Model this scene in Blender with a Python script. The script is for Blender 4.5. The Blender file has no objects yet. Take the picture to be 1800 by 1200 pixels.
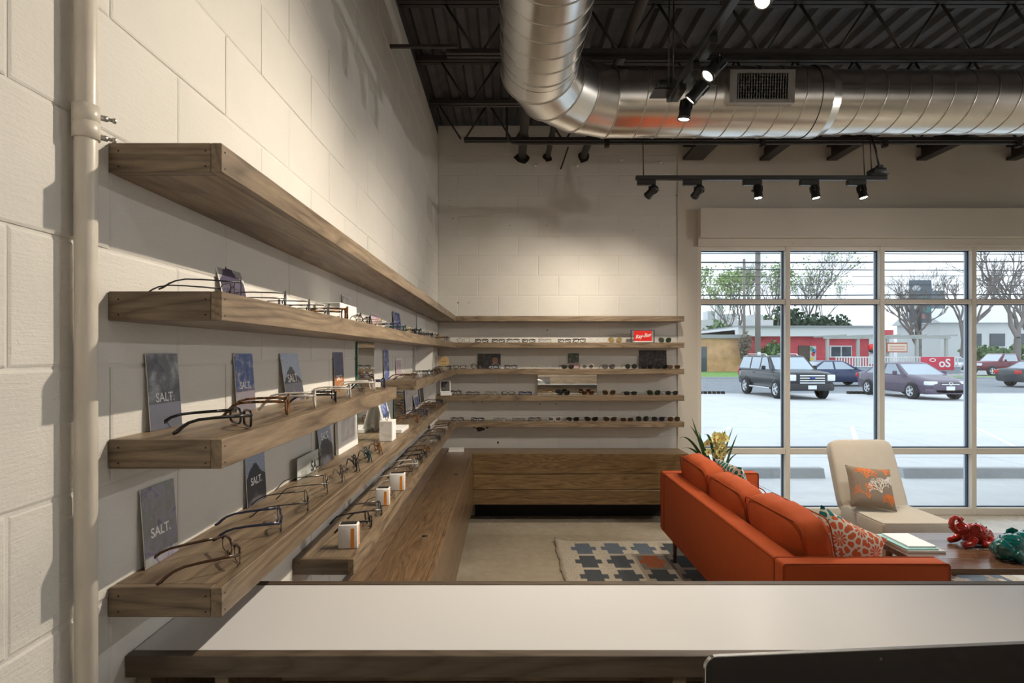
import bpy, bmesh, math, random
from mathutils import Vector, Matrix, Euler
rnd = random.Random(7)
PI = math.pi
sc = bpy.context.scene
COL = sc.collection
C = 1.635                      # eye height of the photograph

# ------------------------------------------------------------------ camera
cam = bpy.data.cameras.new('camera')
cam.sensor_width = 36.0
cam.lens = 36.0 * 988.6 / 1800.0
cam.shift_x = 0.005
cam.shift_y = 0.01194
cam.clip_start = 0.05
cam.clip_end = 600
camo = bpy.data.objects.new('camera', cam)
COL.objects.link(camo)
camo.location = (0, 0, C)
camo.rotation_euler = (PI / 2, 0, 0)
sc.camera = camo

# ------------------------------------------------------------------ colour management
sc.view_settings.view_transform = 'Standard'
sc.view_settings.look = 'None'
sc.view_settings.gamma = 1
sc.view_settings.use_curve_mapping = False
sc.view_settings.exposure = 0.52

# ------------------------------------------------------------------ world: bright broken overcast
SKY = 1.6
w = bpy.data.worlds.new('overcast')
sc.world = w
w.use_nodes = True
nt = w.node_tree
nt.nodes.clear()
wo = nt.nodes.new('ShaderNodeOutputWorld')
bg = nt.nodes.new('ShaderNodeBackground')
tc = nt.nodes.new('ShaderNodeTexCoord')
mp = nt.nodes.new('ShaderNodeMapping')
mp.inputs['Scale'].default_value = (1, 1, 2.2)
ns = nt.nodes.new('ShaderNodeTexNoise')
ns.inputs['Scale'].default_value = 4.5
ns.inputs['Detail'].default_value = 7
ns.inputs['Roughness'].default_value = 0.55
cr = nt.nodes.new('ShaderNodeValToRGB')
cr.color_ramp.elements[0].position = 0.33
cr.color_ramp.elements[0].color = (0.34, 0.38, 0.43, 1)
cr.color_ramp.elements[1].position = 0.56
cr.color_ramp.elements[1].color = (0.86, 0.93, 1.0, 1)
nt.links.new(tc.outputs['Generated'], mp.inputs['Vector'])
nt.links.new(mp.outputs['Vector'], ns.inputs['Vector'])
nt.links.new(ns.outputs['Fac'], cr.inputs['Fac'])
nt.links.new(cr.outputs['Color'], bg.inputs['Color'])
bg.inputs['Strength'].default_value = SKY
nt.links.new(bg.outputs['Background'], wo.inputs['Surface'])

LAMP = 1.0                     # one dial for all the shop's lamps and the added fill spots
WARM = (1.0, 0.87, 0.70)
COOL = (1.0, 0.96, 0.92)


# ================================================================== helpers
class MB:
    def __init__(s):
        s.v, s.f, s.m, s.s = [], [], [], []

    def add(s, vs, fs, mi=0, sm=False, M=None):
        o = len(s.v)
        if M is not None:
            vs = [M @ Vector(v) for v in vs]
        s.v += [tuple(v) for v in vs]
        for f in fs:
            s.f.append([i + o for i in f])
            s.m.append(mi)
            s.s.append(sm)
        return s

    def box(s, x0, x1, y0, y1, z0, z1, mi=0, M=None):
        vs = [(x0, y0, z0), (x1, y0, z0), (x1, y1, z0), (x0, y1, z0), (x0, y0, z1), (x1, y0, z1), (x1, y1, z1), (x0, y1, z1)]
        fs = [(0, 3, 2, 1), (4, 5, 6, 7), (0, 1, 5, 4), (1, 2, 6, 5), (2, 3, 7, 6), (3, 0, 4, 7)]
        return s.add(vs, fs, mi, False, M)

    def bbox(s, x0, x1, y0, y1, z0, z1, b=0.004, seg=1, mi=0, M=None, sm=False):
        bm = bmesh.new()
        bmesh.ops.create_cube(bm, size=1)
        for v in bm.verts:
            v.co = Vector(((x0 + x1) / 2 + v.co.x * (x1 - x0), (y0 + y1) / 2 + v.co.y * (y1 - y0), (z0 + z1) / 2 + v.co.z * (z1 - z0)))
        bmesh.ops.bevel(bm, geom=list(bm.edges), offset=b, segments=seg, profile=0.5, affect='EDGES')
        bm.verts.index_update()
        s.add([v.co.copy() for v in bm.verts], [[v.index for v in f.verts] for f in bm.faces], mi, sm or seg > 1, M)
        bm.free()
        return s

    def tube(s, path, r, n=6, closed=False, mi=0, M=None, cap=True, flat=1.0):
        P = [Vector(p) for p in path]
        k = len(P)
        rr = r if isinstance(r, (list, tuple)) else [r] * k
        T = []
        for i in range(k):
            a = P[(i - 1) % k] if (closed or i > 0) else P[i]
            b = P[(i + 1) % k] if (closed or i < k - 1) else P[i]
            t = (b - a)
            T.append(t.normalized() if t.length > 1e-9 else Vector((0, 0, 1)))
        up = Vector((0, 0, 1))
        if abs(T[0].dot(up)) > 0.95:
            up = Vector((0, 1, 0))
        N = (up - T[0] * up.dot(T[0])).normalized()
        vs, fs = [], []
        for i in range(k):
            N = N - T[i] * N.dot(T[i])
            if N.length < 1e-6:
                N = Vector((1, 0, 0)) - T[i] * T[i].x
            N.normalize()
            B = T[i].cross(N)
            for j in range(n):
                a = 2 * PI * (j + 0.5) / n
                vs.append(P[i] + N * math.cos(a) * rr[i] + B * math.sin(a) * rr[i] * flat)
        m = k if closed else k - 1
        for i in range(m):
            for j in range(n):
                a, b = i * n + j, i * n + (j + 1) % n
                c, d = ((i + 1) % k) * n + (j + 1) % n, ((i + 1) % k) * n + j
                fs.append((a, b, c, d))
        if cap and not closed:
            fs.append(tuple(range(n))[::-1])
            fs.append(tuple((k - 1) * n + j for j in range(n)))
        return s.add(vs, fs, mi, n > 4, M)

    def cyl(s, p0, p1, r0, r1=None, n=12, mi=0, M=None):
        return s.tube([p0, p1], [r0, r0 if r1 is None else r1], n, False, mi, M)

    def lathe(s, prof, n=20, mi=0, M=None, sm=True, cap=True):
        vs, fs = [], []
        for r, z in prof:
            for j in range(n):
                a = 2 * PI * j / n
                vs.append((r * math.cos(a), r * math.sin(a), z))
        for i in range(len(prof) - 1):
            for j in range(n):
                fs.append((i * n + j, i * n + (j + 1) % n, (i + 1) * n + (j + 1) % n, (i + 1) * n + j))
        if cap and prof[0][0] > 1e-5:
            fs.append(tuple(range(n))[::-1])
        if cap and prof[-1][0] > 1e-5:
            fs.append(tuple((len(prof) - 1) * n + j for j in range(n)))
        return s.add(vs, fs, mi, sm, M)

    def ball(s, c, rx, ry, rz, nu=14, nv=8, mi=0, M=None):
        vs = [(c[0], c[1], c[2] - rz)]
        for i in range(1, nv):
            t = PI * i / nv
            for j in range(nu):
                a = 2 * PI * j / nu
                vs.append((c[0] + rx * math.sin(t) * math.cos(a), c[1] + ry * math.sin(t) * math.sin(a), c[2] - rz * math.cos(t)))
        vs.append((c[0], c[1], c[2] + rz))
        fs = [(0, 1 + (j + 1) % nu, 1 + j) for j in range(nu)]
        for i in range(nv - 2):
            for j in range(nu):
                a = 1 + i * nu
                fs.append((a + j, a + (j + 1) % nu, a + nu + (j + 1) % nu, a + nu + j))
        a = 1 + (nv - 2) * nu
        fs += [(a + j, a + (j + 1) % nu, len(vs) - 1) for j in range(nu)]
        return s.add(vs, fs, mi, True, M)

    def prism(s, poly, axis, a0, a1, mi=0, M=None):
        def pt(p, a):
            return {'x': (a, p[0], p[1]), 'y': (p[0], a, p[1]), 'z': (p[0], p[1], a)}[axis]
        n = len(poly)
        vs = [pt(p, a0) for p in poly] + [pt(p, a1) for p in poly]
        fs = [tuple(range(n))[::-1], tuple(range(n, 2 * n))]
        fs += [(i, (i + 1) % n, n + (i + 1) % n, n + i) for i in range(n)]
        return s.add(vs, fs, mi, False, M)

    def mesh(s, name):
        me = bpy.data.meshes.new(name)
        me.from_pydata(s.v, [], s.f)
        me.polygons.foreach_set('material_index', s.m)
        me.polygons.foreach_set('use_smooth', s.s)
        me.update()
        bm = bmesh.new()
        bm.from_mesh(me)
        bmesh.ops.recalc_face_normals(bm, faces=bm.faces)
        bm.to_mesh(me)
        bm.free()
        return me

    def build(s, name, mats, parent=None, loc=None, rot=None):
        return place(s.mesh(name), name, mats, parent, loc, rot)


def place(me, name, mats=None, parent=None, loc=None, rot=None):
    o = bpy.data.objects.new(name, me)
    COL.objects.link(o)
    if mats is not None:
        if not isinstance(mats, (list, tuple)):
            mats = [mats]
        if len(me.materials) == 0:
            for m in mats:
                me.materials.append(m)
        elif [x for x in me.materials] != list(mats):
            for i, m in enumerate(mats):
                o.material_slots[i].link = 'OBJECT'
                o.material_slots[i].material = m
    if parent:
        o.parent = parent
    if loc is not None:
        o.location = loc
    if rot is not None:
        o.rotation_euler = rot
    return o


def tag(o, label, cat, group=None):
    o['label'] = label
    o['category'] = cat
    if group:
        o['group'] = group
    return o


def thing(name, label, cat, loc=(0, 0, 0), rot=(0, 0, 0), group=None):
    o = bpy.data.objects.new(name, None)
    COL.objects.link(o)
    o.location = loc
    o.rotation_euler = rot
    o.empty_display_size = 0.05
    return tag(o, label, cat, group)


def struct(o):
    o['kind'] = 'structure'
    return o


def text_mesh(txt, size, extrude=0.0004, shear=0.0, bold=0.0):
    cu = bpy.data.curves.new('lettering', 'FONT')
    cu.body = txt
    cu.size = size
    cu.extrude = extrude
    cu.shear = shear
    cu.offset = bold
    cu.align_x = 'CENTER'
    cu.align_y = 'CENTER'
    o = bpy.data.objects.new('lettering', cu)
    COL.objects.link(o)
    dg = bpy.context.evaluated_depsgraph_get()
    me = bpy.data.meshes.new_from_object(o.evaluated_get(dg))
    bpy.data.objects.remove(o)
    me.transform(Matrix.Rotation(PI / 2, 4, 'X'))      # upright, facing -Y
    me.materials.clear()
    return me


# ------------------------------------------------------------------ materials
def newmat(name):
    m = bpy.data.materials.new(name)
    m.use_nodes = True
    nt = m.node_tree
    p = nt.nodes['Principled BSDF']
    return m, nt, p


def link(nt, a, b):
    nt.links.new(a, b)


def coords(nt, scale=(1, 1, 1), kind='Object', rot=(0, 0, 0)):
    tc = nt.nodes.new('ShaderNodeTexCoord')
    mp = nt.nodes.new('ShaderNodeMapping')
    mp.inputs['Scale'].default_value = scale
    mp.inputs['Rotation'].default_value = rot
    link(nt, tc.outputs[kind], mp.inputs['Vector'])
    return mp.outputs['Vector']


def noise(nt, vec, scale, detail=4, rough=0.5, dist=0.0):
    n = nt.nodes.new('ShaderNodeTexNoise')
    n.inputs['Scale'].default_value = scale
    n.inputs['Detail'].default_value = detail
    n.inputs['Roughness'].default_value = rough
    n.inputs['Distortion'].default_value = dist
    if vec is not None:
        link(nt, vec, n.inputs['Vector'])
    return n.outputs['Fac']


def ramp(nt, fac, stops):
    r = nt.nodes.new('ShaderNodeValToRGB')
    e = r.color_ramp.elements
    while len(e) < len(stops):
        e.new(0.5)
    for i, (p, c) in enumerate(stops):
        e[i].position = p
        e[i].color = (c[0], c[1], c[2], 1)
    link(nt, fac, r.inputs['Fac'])
    return r.outputs['Color']


def math_(nt, op, a, b=None):
    n = nt.nodes.new('ShaderNodeMath')
    n.operation = op
    for i, x in enumerate((a, b)):
        if x is None:
            continue
        if isinstance(x, (int, float)):
            n.inputs[i].default_value = x
        else:
            link(nt, x, n.inputs[i])
    return n.outputs[0]


def mix(nt, fac, a, b, mode='MIX'):
    n = nt.nodes.new('ShaderNodeMix')
    n.data_type = 'RGBA'
    n.blend_type = mode
    for k, x in ((0, fac), (6, a), (7, b)):
        if isinstance(x, (int, float)):
            n.inputs[k].default_value = x
        elif isinstance(x, (tuple, list)):
            n.inputs[k].default_value = (x[0], x[1], x[2], 1)
        else:
            link(nt, x, n.inputs[k])
    return n.outputs[2]


def bump(nt, p, h, strength=0.3, dist=0.01):
    b = nt.nodes.new('ShaderNodeBump')
    b.inputs['Strength'].default_value = strength
    b.inputs['Distance'].default_value = dist
    link(nt, h, b.inputs['Height'])
    link(nt, b.outputs['Normal'], p.inputs['Normal'])


def pm(name, col, rough=0.5, metal=0.0, var=0.0, vs=8.0, bmp=0.0, bs=60.0, spec=None, emit=None, es=0.0, coat=0.0):
    m, nt, p = newmat(name)
    p.inputs['Base Color'].default_value = (*col, 1)
    p.inputs['Roughness'].default_value = rough
    p.inputs['Metallic'].default_value = metal
    if spec is not None:
        p.inputs['Specular IOR Level'].default_value = spec
    if coat:
        p.inputs['Coat Weight'].default_value = coat
        p.inputs['Coat Roughness'].default_value = 0.06
    if emit:
        p.inputs['Emission Color'].default_value = (*emit, 1)
        p.inputs['Emission Strength'].default_value = es
    v = None
    if var or bmp:
        v = coords(nt)
    if var:
        f = noise(nt, v, vs, 5)
        c = ramp(nt, f, [(0.3, [x * (1 - var) for x in col]), (0.7, [min(1, x * (1 + var)) for x in col])])
        link(nt, c, p.inputs['Base Color'])
    if bmp:
        bump(nt, p, noise(nt, v, bs, 4), bmp, 0.004)
    return m


def wood(name, axis, cols, scale=1.0, rough=0.42, contrast=1.0, bmp=0.25):
    m, nt, p = newmat(name)
    sq = 0.09
    s = {'x': (sq, 1, 1), 'y': (1, sq, 1), 'z': (1, 1, sq)}[axis]
    s = [k * scale for k in s]
    v = coords(nt, s)
    oi = nt.nodes.new('ShaderNodeObjectInfo')
    add = nt.nodes.new('ShaderNodeVectorMath')
    add.operation = 'ADD'
    sc3 = nt.nodes.new('ShaderNodeVectorMath')
    sc3.operation = 'SCALE'
    comb = nt.nodes.new('ShaderNodeCombineXYZ')
    for i in range(3):
        link(nt, oi.outputs['Random'], comb.inputs[i])
    link(nt, comb.outputs[0], sc3.inputs[0])
    sc3.inputs['Scale'].default_value = 7.0
    link(nt, v, add.inputs[0])
    link(nt, sc3.outputs[0], add.inputs[1])
    v = add.outputs[0]
    big = noise(nt, v, 5.0, 2, 0.4, 0.3)
    rings = math_(nt, 'FRACT', math_(nt, 'MULTIPLY', big, 24.0))
    mid = noise(nt, v, 38.0, 3, 0.6)
    fine = noise(nt, v, 120.0, 3, 0.6)
    tone = noise(nt, v, 1.6, 2)
    ringc = ramp(nt, rings, [(0.0, cols[0]), (0.22, cols[1]), (0.60, cols[2]), (0.90, cols[1]), (1.0, cols[0])])
    ringc = mix(nt, 0.5, ringc, ramp(nt, mid, [(0.3, cols[0]), (0.5, cols[1]), (0.68, cols[2])]))
    finec = ramp(nt, fine, [(0.36, (0.74, 0.72, 0.70)), (0.62, (1.1, 1.1, 1.1))])
    c = mix(nt, 0.75 * contrast, ringc, finec, 'MULTIPLY')
    tonec = ramp(nt, tone, [(0.3, (0.78, 0.77, 0.76)), (0.7, (1.14, 1.13, 1.1))])
    c = mix(nt, 0.8, c, tonec, 'MULTIPLY')
    link(nt, c, p.inputs['Base Color'])
    p.inputs['Roughness'].default_value = rough
    h = math_(nt, 'ADD', math_(nt, 'MULTIPLY', fine, 0.5), rings)
    bump(nt, p, h, bmp, 0.0012)
    return m


def paint_block(name, col):
    m, nt, p = newmat(name)
    v = coords(nt)
    oi = nt.nodes.new('ShaderNodeObjectInfo')
    c0 = ramp(nt, noise(nt, v, 3.5, 5), [(0.3, [x * 0.93 for x in col]), (0.7, [min(1, x * 1.03) for x in col])])
    c1 = ramp(nt, oi.outputs['Random'], [(0.0, (0.965, 0.965, 0.965)), (1.0, (1.0, 1.0, 1.0))])
    link(nt, mix(nt, 1.0, c0, c1, 'MULTIPLY'), p.inputs['Base Color'])
    p.inputs['Roughness'].default_value = 0.62
    p.inputs['Specular IOR Level'].default_value = 0.3
    st = coords(nt, (6, 6, 70))
    f1 = noise(nt, v, 140, 5, 0.65)
    f2 = noise(nt, st, 3.0, 4, 0.7)
    pit = nt.nodes.new('ShaderNodeTexVoronoi')
    pit.inputs['Scale'].default_value = 26
    link(nt, v, pit.inputs['Vector'])
    pits = ramp(nt, pit.outputs['Distance'], [(0.0, (0, 0, 0)), (0.07, (1, 1, 1))])
    h = math_(nt, 'ADD', math_(nt, 'ADD', f1, math_(nt, 'MULTIPLY', f2, 1.1)), math_(nt, 'MULTIPLY', pits, 0.8))
    bump(nt, p, h, 0.5, 0.0026)
    return m


def glassy(name, tint=(1, 1, 1), fac=0.07, rough=0.0):
    m = bpy.data.materials.new(name)
    m.use_nodes = True
    nt = m.node_tree
    nt.nodes.clear()
    out = nt.nodes.new('ShaderNodeOutputMaterial')
    mx = nt.nodes.new('ShaderNodeMixShader')
    tr = nt.nodes.new('ShaderNodeBsdfTransparent')
    gl = nt.nodes.new('ShaderNodeBsdfGlossy')
    tr.inputs['Color'].default_value = (*tint, 1)
    gl.inputs['Roughness'].default_value = rough
    mx.inputs[0].default_value = fac
    link(nt, tr.outputs[0], mx.inputs[1])
    link(nt, gl.outputs[0], mx.inputs[2])
    link(nt, mx.outputs[0], out.inputs['Surface'])
    return m


M = {}
M['paint'] = paint_block('painted_block', (0.71, 0.69, 0.645))
M['plaster'] = pm('painted_plaster', (0.60, 0.56, 0.49), 0.7, var=0.04, vs=2, bmp=0.1, bs=120)
M['white_wall'] = pm('white_wall', (0.7, 0.68, 0.64), 0.7, var=0.03, vs=2)
WC = [(0.082, 0.054, 0.032), (0.225, 0.166, 0.108), (0.315, 0.238, 0.158)]
M['oak_y'] = wood('oak_grain_y', 'y', WC, 1.0)
M['oak_x'] = wood('oak_grain_x', 'x', WC, 1.0)
M['oak_end'] = wood('oak_end', 'x', [[k * 0.8 for k in c] for c in WC], 1.6)
M['bench_y'] = wood('bench_y', 'y', [(0.07, 0.04, 0.02), (0.16, 0.10, 0.055), (0.215, 0.14, 0.078)], 1.5, 0.3)
M['bench_x'] = wood('bench_x', 'x', [(0.07, 0.04, 0.018), (0.18, 0.113, 0.052), (0.27, 0.172, 0.08)], 1.5, 0.3)
M['edging'] = wood('dark_oak_edging', 'x', [(0.045, 0.032, 0.022), (0.095, 0.07, 0.05), (0.13, 0.098, 0.07)], 1.0)
M['walnut'] = wood('walnut_x', 'x', [(0.07, 0.035, 0.02), (0.13, 0.07, 0.04), (0.18, 0.10, 0.06)], 1.0, 0.22)
M['leg_wood'] = pm('leg_wood', (0.30, 0.18, 0.09), 0.4, var=0.15, vs=30)
M['dark_leg'] = pm('dark_leg_wood', (0.10, 0.05, 0.025), 0.4)
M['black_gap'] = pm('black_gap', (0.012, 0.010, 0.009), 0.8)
M['deck'] = pm('dark_deck_paint', (0.078, 0.076, 0.080), 0.6, var=0.25, vs=6)
M['steel_dark'] = pm('dark_steel_paint', (0.032, 0.028, 0.027), 0.5, var=0.2, vs=10)
M['pipe_grey'] = pm('dark_pipe', (0.065, 0.062, 0.060), 0.5)
M['track'] = pm('black_track', (0.018, 0.019, 0.019), 0.38)
M['screw'] = pm('zinc_screw', (0.5, 0.48, 0.45), 0.3, 0.9)
M['pipe_paint'] = pm('painted_conduit', (0.66, 0.61, 0.53), 0.34, var=0.05, vs=12, bmp=0.12, bs=80)
M['laminate'] = pm('white_laminate', (0.68, 0.68, 0.69), 0.26)
M['frame_tan'] = pm('tan_window_frame', (0.66, 0.61, 0.53), 0.4)
M['anodised'] = pm('anodised_frame', (0.60, 0.68, 0.78), 0.35)
M['gasket'] = pm('blue_black_gasket', (0.02, 0.05, 0.10), 0.4)
M['glass'] = glassy('window_glass', (0.96, 0.99, 1.0), 0.05)
M['mirror'] = pm('mirror', (0.86, 0.88, 0.87), 0.02, 1.0)
M['mirror_edge'] = pm('green_glass_edge', (0.02, 0.16, 0.10), 0.15)
M['acrylic'] = glassy('acrylic', (0.95, 0.97, 0.97), 0.12, 0.05)
M['white_card'] = pm('white_card', (0.82, 0.81, 0.79), 0.5)
M['black_ink'] = pm('black_ink', (0.015, 0.015, 0.017), 0.5)
M['white_ink'] = pm('white_ink', (0.88, 0.88, 0.88), 0.5)
M['orange_ink'] = pm('orange_ink', (0.80, 0.28, 0.03), 0.5)
M['red_sign'] = pm('red_sign', (0.80, 0.02, 0.015), 0.35)
M['screen'] = pm('glossy_screen', (0.008, 0.006, 0.007), 0.06)
M['alu'] = pm('brushed_aluminium', (0.75, 0.76, 0.78), 0.25, 1.0)
M['lamp_lens'] = pm('lit_lens', (1, 0.95, 0.85), 0.3, emit=(1.0, 0.88, 0.68), es=28)


def galv(name, col, rough):
    m, nt, p = newmat(name)
    p.inputs['Metallic'].default_value = 1.0
    v = coords(nt)
    f = noise(nt, v, 3, 3, 0.5)
    link(nt, ramp(nt, f, [(0.3, [k * 0.95 for k in col]), (0.7, col)]), p.inputs['Base Color'])
    r = ramp(nt, noise(nt, v, 5, 3), [(0.3, (rough * 0.9,) * 3), (0.7, (rough * 1.12,) * 3)])
    link(nt, r, p.inputs['Roughness'])
    return m


M['galv'] = galv('galvanised_sheet', (0.80, 0.78, 0.74), 0.24)
M['galv_seam'] = galv('galvanised_seam', (0.52, 0.50, 0.46), 0.34)


def concrete(name, base, dark, rough, s=1.6):
    m, nt, p = newmat(name)
    v = coords(nt)
    a = noise(nt, v, s, 8, 0.62, 0.6)
    b = noise(nt, v, s * 9, 6, 0.6)
    c = mix(nt, 0.45, ramp(nt, a, [(0.32, dark), (0.66, base)]), ramp(nt, b, [(0.3, dark), (0.7, base)]))
    link(nt, c, p.inputs['Base Color'])
    link(nt, ramp(nt, a, [(0.3, (rough * 1.3,) * 3), (0.7, (rough * 0.8,) * 3)]), p.inputs['Roughness'])
    bump(nt, p, b, 0.05, 0.003)
    return m


M['floor'] = concrete('polished_concrete', (0.58, 0.51, 0.40), (0.36, 0.30, 0.22), 0.26)
M['lot'] = concrete('pale_concrete_lot', (0.66, 0.67, 0.68), (0.55, 0.56, 0.57), 0.8, 0.35)
M['stop'] = concrete('wheel_stop_concrete', (0.42, 0.44, 0.46), (0.34, 0.36, 0.38), 0.8, 3)
M['asphalt'] = pm('asphalt', (0.22, 0.24, 0.27), 0.85, var=0.15, vs=3)
M['grass'] = pm('grass', (0.16, 0.30, 0.07), 0.9, var=0.3, vs=3)


def fabric(name, col, scale=420, var=0.12, rough=0.85, sheen=0.0):
    m, nt, p = newmat(name)
    v = coords(nt)
    a = noise(nt, v, scale, 2)
    b = noise(nt, v, 14, 3)
    c = mix(nt, 0.5, ramp(nt, a, [(0.35, [k * (1 - var * 1.6) for k in col]), (0.65, [min(1, k * (1 + var)) for k in col])]),
            ramp(nt, b, [(0.3, [k * 0.94 for k in col]), (0.7, [min(1, k * 1.05) for k in col])]))
    link(nt, c, p.inputs['Base Color'])
    p.inputs['Roughness'].default_value = rough
    p.inputs['Sheen Weight'].default_value = sheen
    p.inputs['Sheen Roughness'].default_value = 0.5
    bump(nt, p, a, 0.25, 0.0008)
    return m


M['orange'] = fabric('orange_upholstery', (0.50, 0.082, 0.012))
M['orange_pipe'] = fabric('orange_piping', (0.34, 0.05, 0.008))
M['linen'] = fabric('beige_linen', (0.56, 0.51, 0.43))
M['taupe'] = fabric('taupe_cloth', (0.25, 0.20, 0.155))
M['rug_cream'] = fabric('cream_wool', (0.52, 0.46, 0.37), 130, 0.3, 0.95)
M['rug_grey'] = fabric('charcoal_wool', (0.075, 0.085, 0.095), 130, 0.3, 0.95)
M['rug_blue'] = fabric('slate_wool', (0.12, 0.15, 0.19), 130, 0.3, 0.95)
M['rug_taupe'] = fabric('taupe_wool', (0.27, 0.23, 0.19), 130, 0.3, 0.95)
M['rug_rust'] = fabric('rust_wool', (0.45, 0.13, 0.045), 130, 0.3, 0.95)

# ================================================================== the room
X0, YB = -0.698, 5.70          # left wall face, back wall face
ZD = 3.945                     # underside of roof deck
CW, CH = 0.4064, 0.2032        # block module
Z0 = 2.02 - 10 * CH


def block_mesh(wd, ht):
    b, d = 0.004, 0.0016
    mb = MB()
    hw = wd / 2
    vs = []
    for (i, y) in ((0.0, 0.014), (0.0, 0.0), (b, -d)):
        vs += [(-hw + i, y, i), (hw - i, y, i), (hw - i, y, ht - i), (-hw + i, y, ht - i)]
    fs = [(8, 9, 10, 11)]
    for k in (0, 4):
        fs += [(k + j, k + (j + 1) % 4, k + 4 + (j + 1) % 4, k + 4 + j) for j in range(4)]
    mb.add(vs, fs)
    return mb.mesh('block')


BLK = {}


def block(parent, wd, ht, loc, rz):
    key = (round(wd, 3), round(ht, 3))
    if key not in BLK:
        BLK[key] = block_mesh(wd - 0.0045, ht - 0.0045)
    o = place(BLK[key], 'block', M['paint'], parent, loc, (rnd.uniform(-0.004, 0.004), 0, rz + rnd.uniform(-0.0025, 0.0025)))
    return o


floor = struct(MB().box(-0.95, 9.7, -5.0, 5.90, -0.12, 0.0).build('floor', M['floor']))
wl = struct(MB().box(-0.95, X0 - 0.001, -5.0, YB + 0.25, 0, ZD - 0.10).build('wall_left', M['paint']))
wb = struct(MB().box(X0 - 0.001, 1.728, YB + 0.001, YB + 0.25, 0, ZD).build('wall_back', M['paint']))
rows = int((ZD - Z0) / CH) + 1
for i in range(rows):
    z = Z0 + i * CH
    hgt = min(CH, ZD - 0.10 - z) if z < ZD - 0.10 else 0
    zz, hh = (max(z, 0.0), hgt - (max(z, 0.0) - z))
    if hh > 0.05:
        ph = 1.191 if (i % 2 == 0) else 1.394
        y = ph - 3 * CW
        while y < YB - 0.01:
            a, b = y, min(y + CW, YB - 0.002)
            if b - a > 0.04 and b > 0.35:
                block(wl, b - a, hh, (X0 + rnd.uniform(-0.0008, 0.0008), (a + b) / 2, zz + 0.002), PI / 2)
            y += CW
    hb = min(CH, ZD - z)
    hb = hb - (zz - z)
    if hb > 0.05:
        x = X0 if (i % 2 == 1) else X0 - CW / 2
        while x < 1.728 - 0.01:
            a, b = max(x, X0 + 0.003), min(x + CW, 1.728)
            if b - a > 0.03:
                block(wb, b - a, hb, ((a + b) / 2, YB + rnd.uniform(-0.0008, 0.0008), zz + 0.002), 0)
            x += CW
for px_, py_, hr_ in ((796, 384, 0.006), (896, 396, 0.005), (961, 397, 0.005), (791, 352, 0.004), (805, 532, 0.008), (824, 532, 0.005), (1189, 343, 0.006), (962, 580, 0.006), (832, 706, 0.006),
                      (848, 706, 0.006), (949, 710, 0.006), (977, 710, 0.006), (884, 711, 0.004), (908, 711, 0.004), (790, 363, 0.004), (1113, 405, 0.004)):
    hx_, hz_ = (px_ - 891) / 173.4, C + (621.5 - py_) / 173.4
    MB().prism([(hx_ + hr_ * math.cos(a), hz_ + hr_ * math.sin(a)) for a in (0, 1, 2, 3.2, 4.3, 5.3)], 'y', YB - 0.0030, YB + 0.004).build('drill_hole', M['black_gap'], wb)
for hx_, hz_, w_, h_ in ((-0.27, C - 0.765, 0.10, 0.022), (-0.33, C - 0.748, 0.03, 0.008), (-0.20, C - 0.750, 0.035, 0.008), (-0.09, C - 0.90, 0.022, 0.012)):
    MB().prism([(hx_ + w_ * 0.5 * math.cos(a) * rnd.uniform(0.7, 1.1), hz_ + h_ * math.sin(a) * rnd.uniform(0.7, 1.2)) for a in [k * PI / 7 for k in range(14)]], 'y', YB - 0.0032, YB + 0.004).build('chipped_patch', M['steel_dark'], wb)
struct(MB().box(1.728, 1.930, YB - 0.012, YB + 0.25, 0, ZD).build('wall_return', M['plaster']))
struct(MB().box(1.930, 9.7, YB + 0.002, YB + 0.25, C + 1.085, ZD).build('wall_window_side', M['plaster']))
struct(MB().box(9.5, 9.7, -5, YB + 0.25, 0, ZD).build('wall_right', M['white_wall']))
wr_ = struct(MB().box(-0.95, 9.7, -5.2, -5.0, 0, ZD).build('wall_rear', M['white_wall']))
for k in range(8):
    MB().bbox(-0.69, 9.49, -4.999, -4.97, 0.01 + k * 0.19, 0.195 + k * 0.19, 0.003).build('plank', M['oak_x'], wr_)
struct(MB().bbox(1.925, 9.5, YB - 0.11, YB + 0.001, C + 1.160, C + 1.452, 0.004).build('trim_1', M['plaster']))
t2 = struct(MB().bbox(1.922, 9.5, YB - 0.045, YB + 0.001, C + 1.083, C + 1.159, 0.003).build('trim_2', M['plaster']))
for k in range(9):
    MB().cyl((1.95 + k * 0.93, YB - 0.048, C + 1.11), (1.95 + k * 0.93, YB - 0.044, C + 1.11), 0.006, n=8).build('screw', M['screw'], t2)

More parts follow.
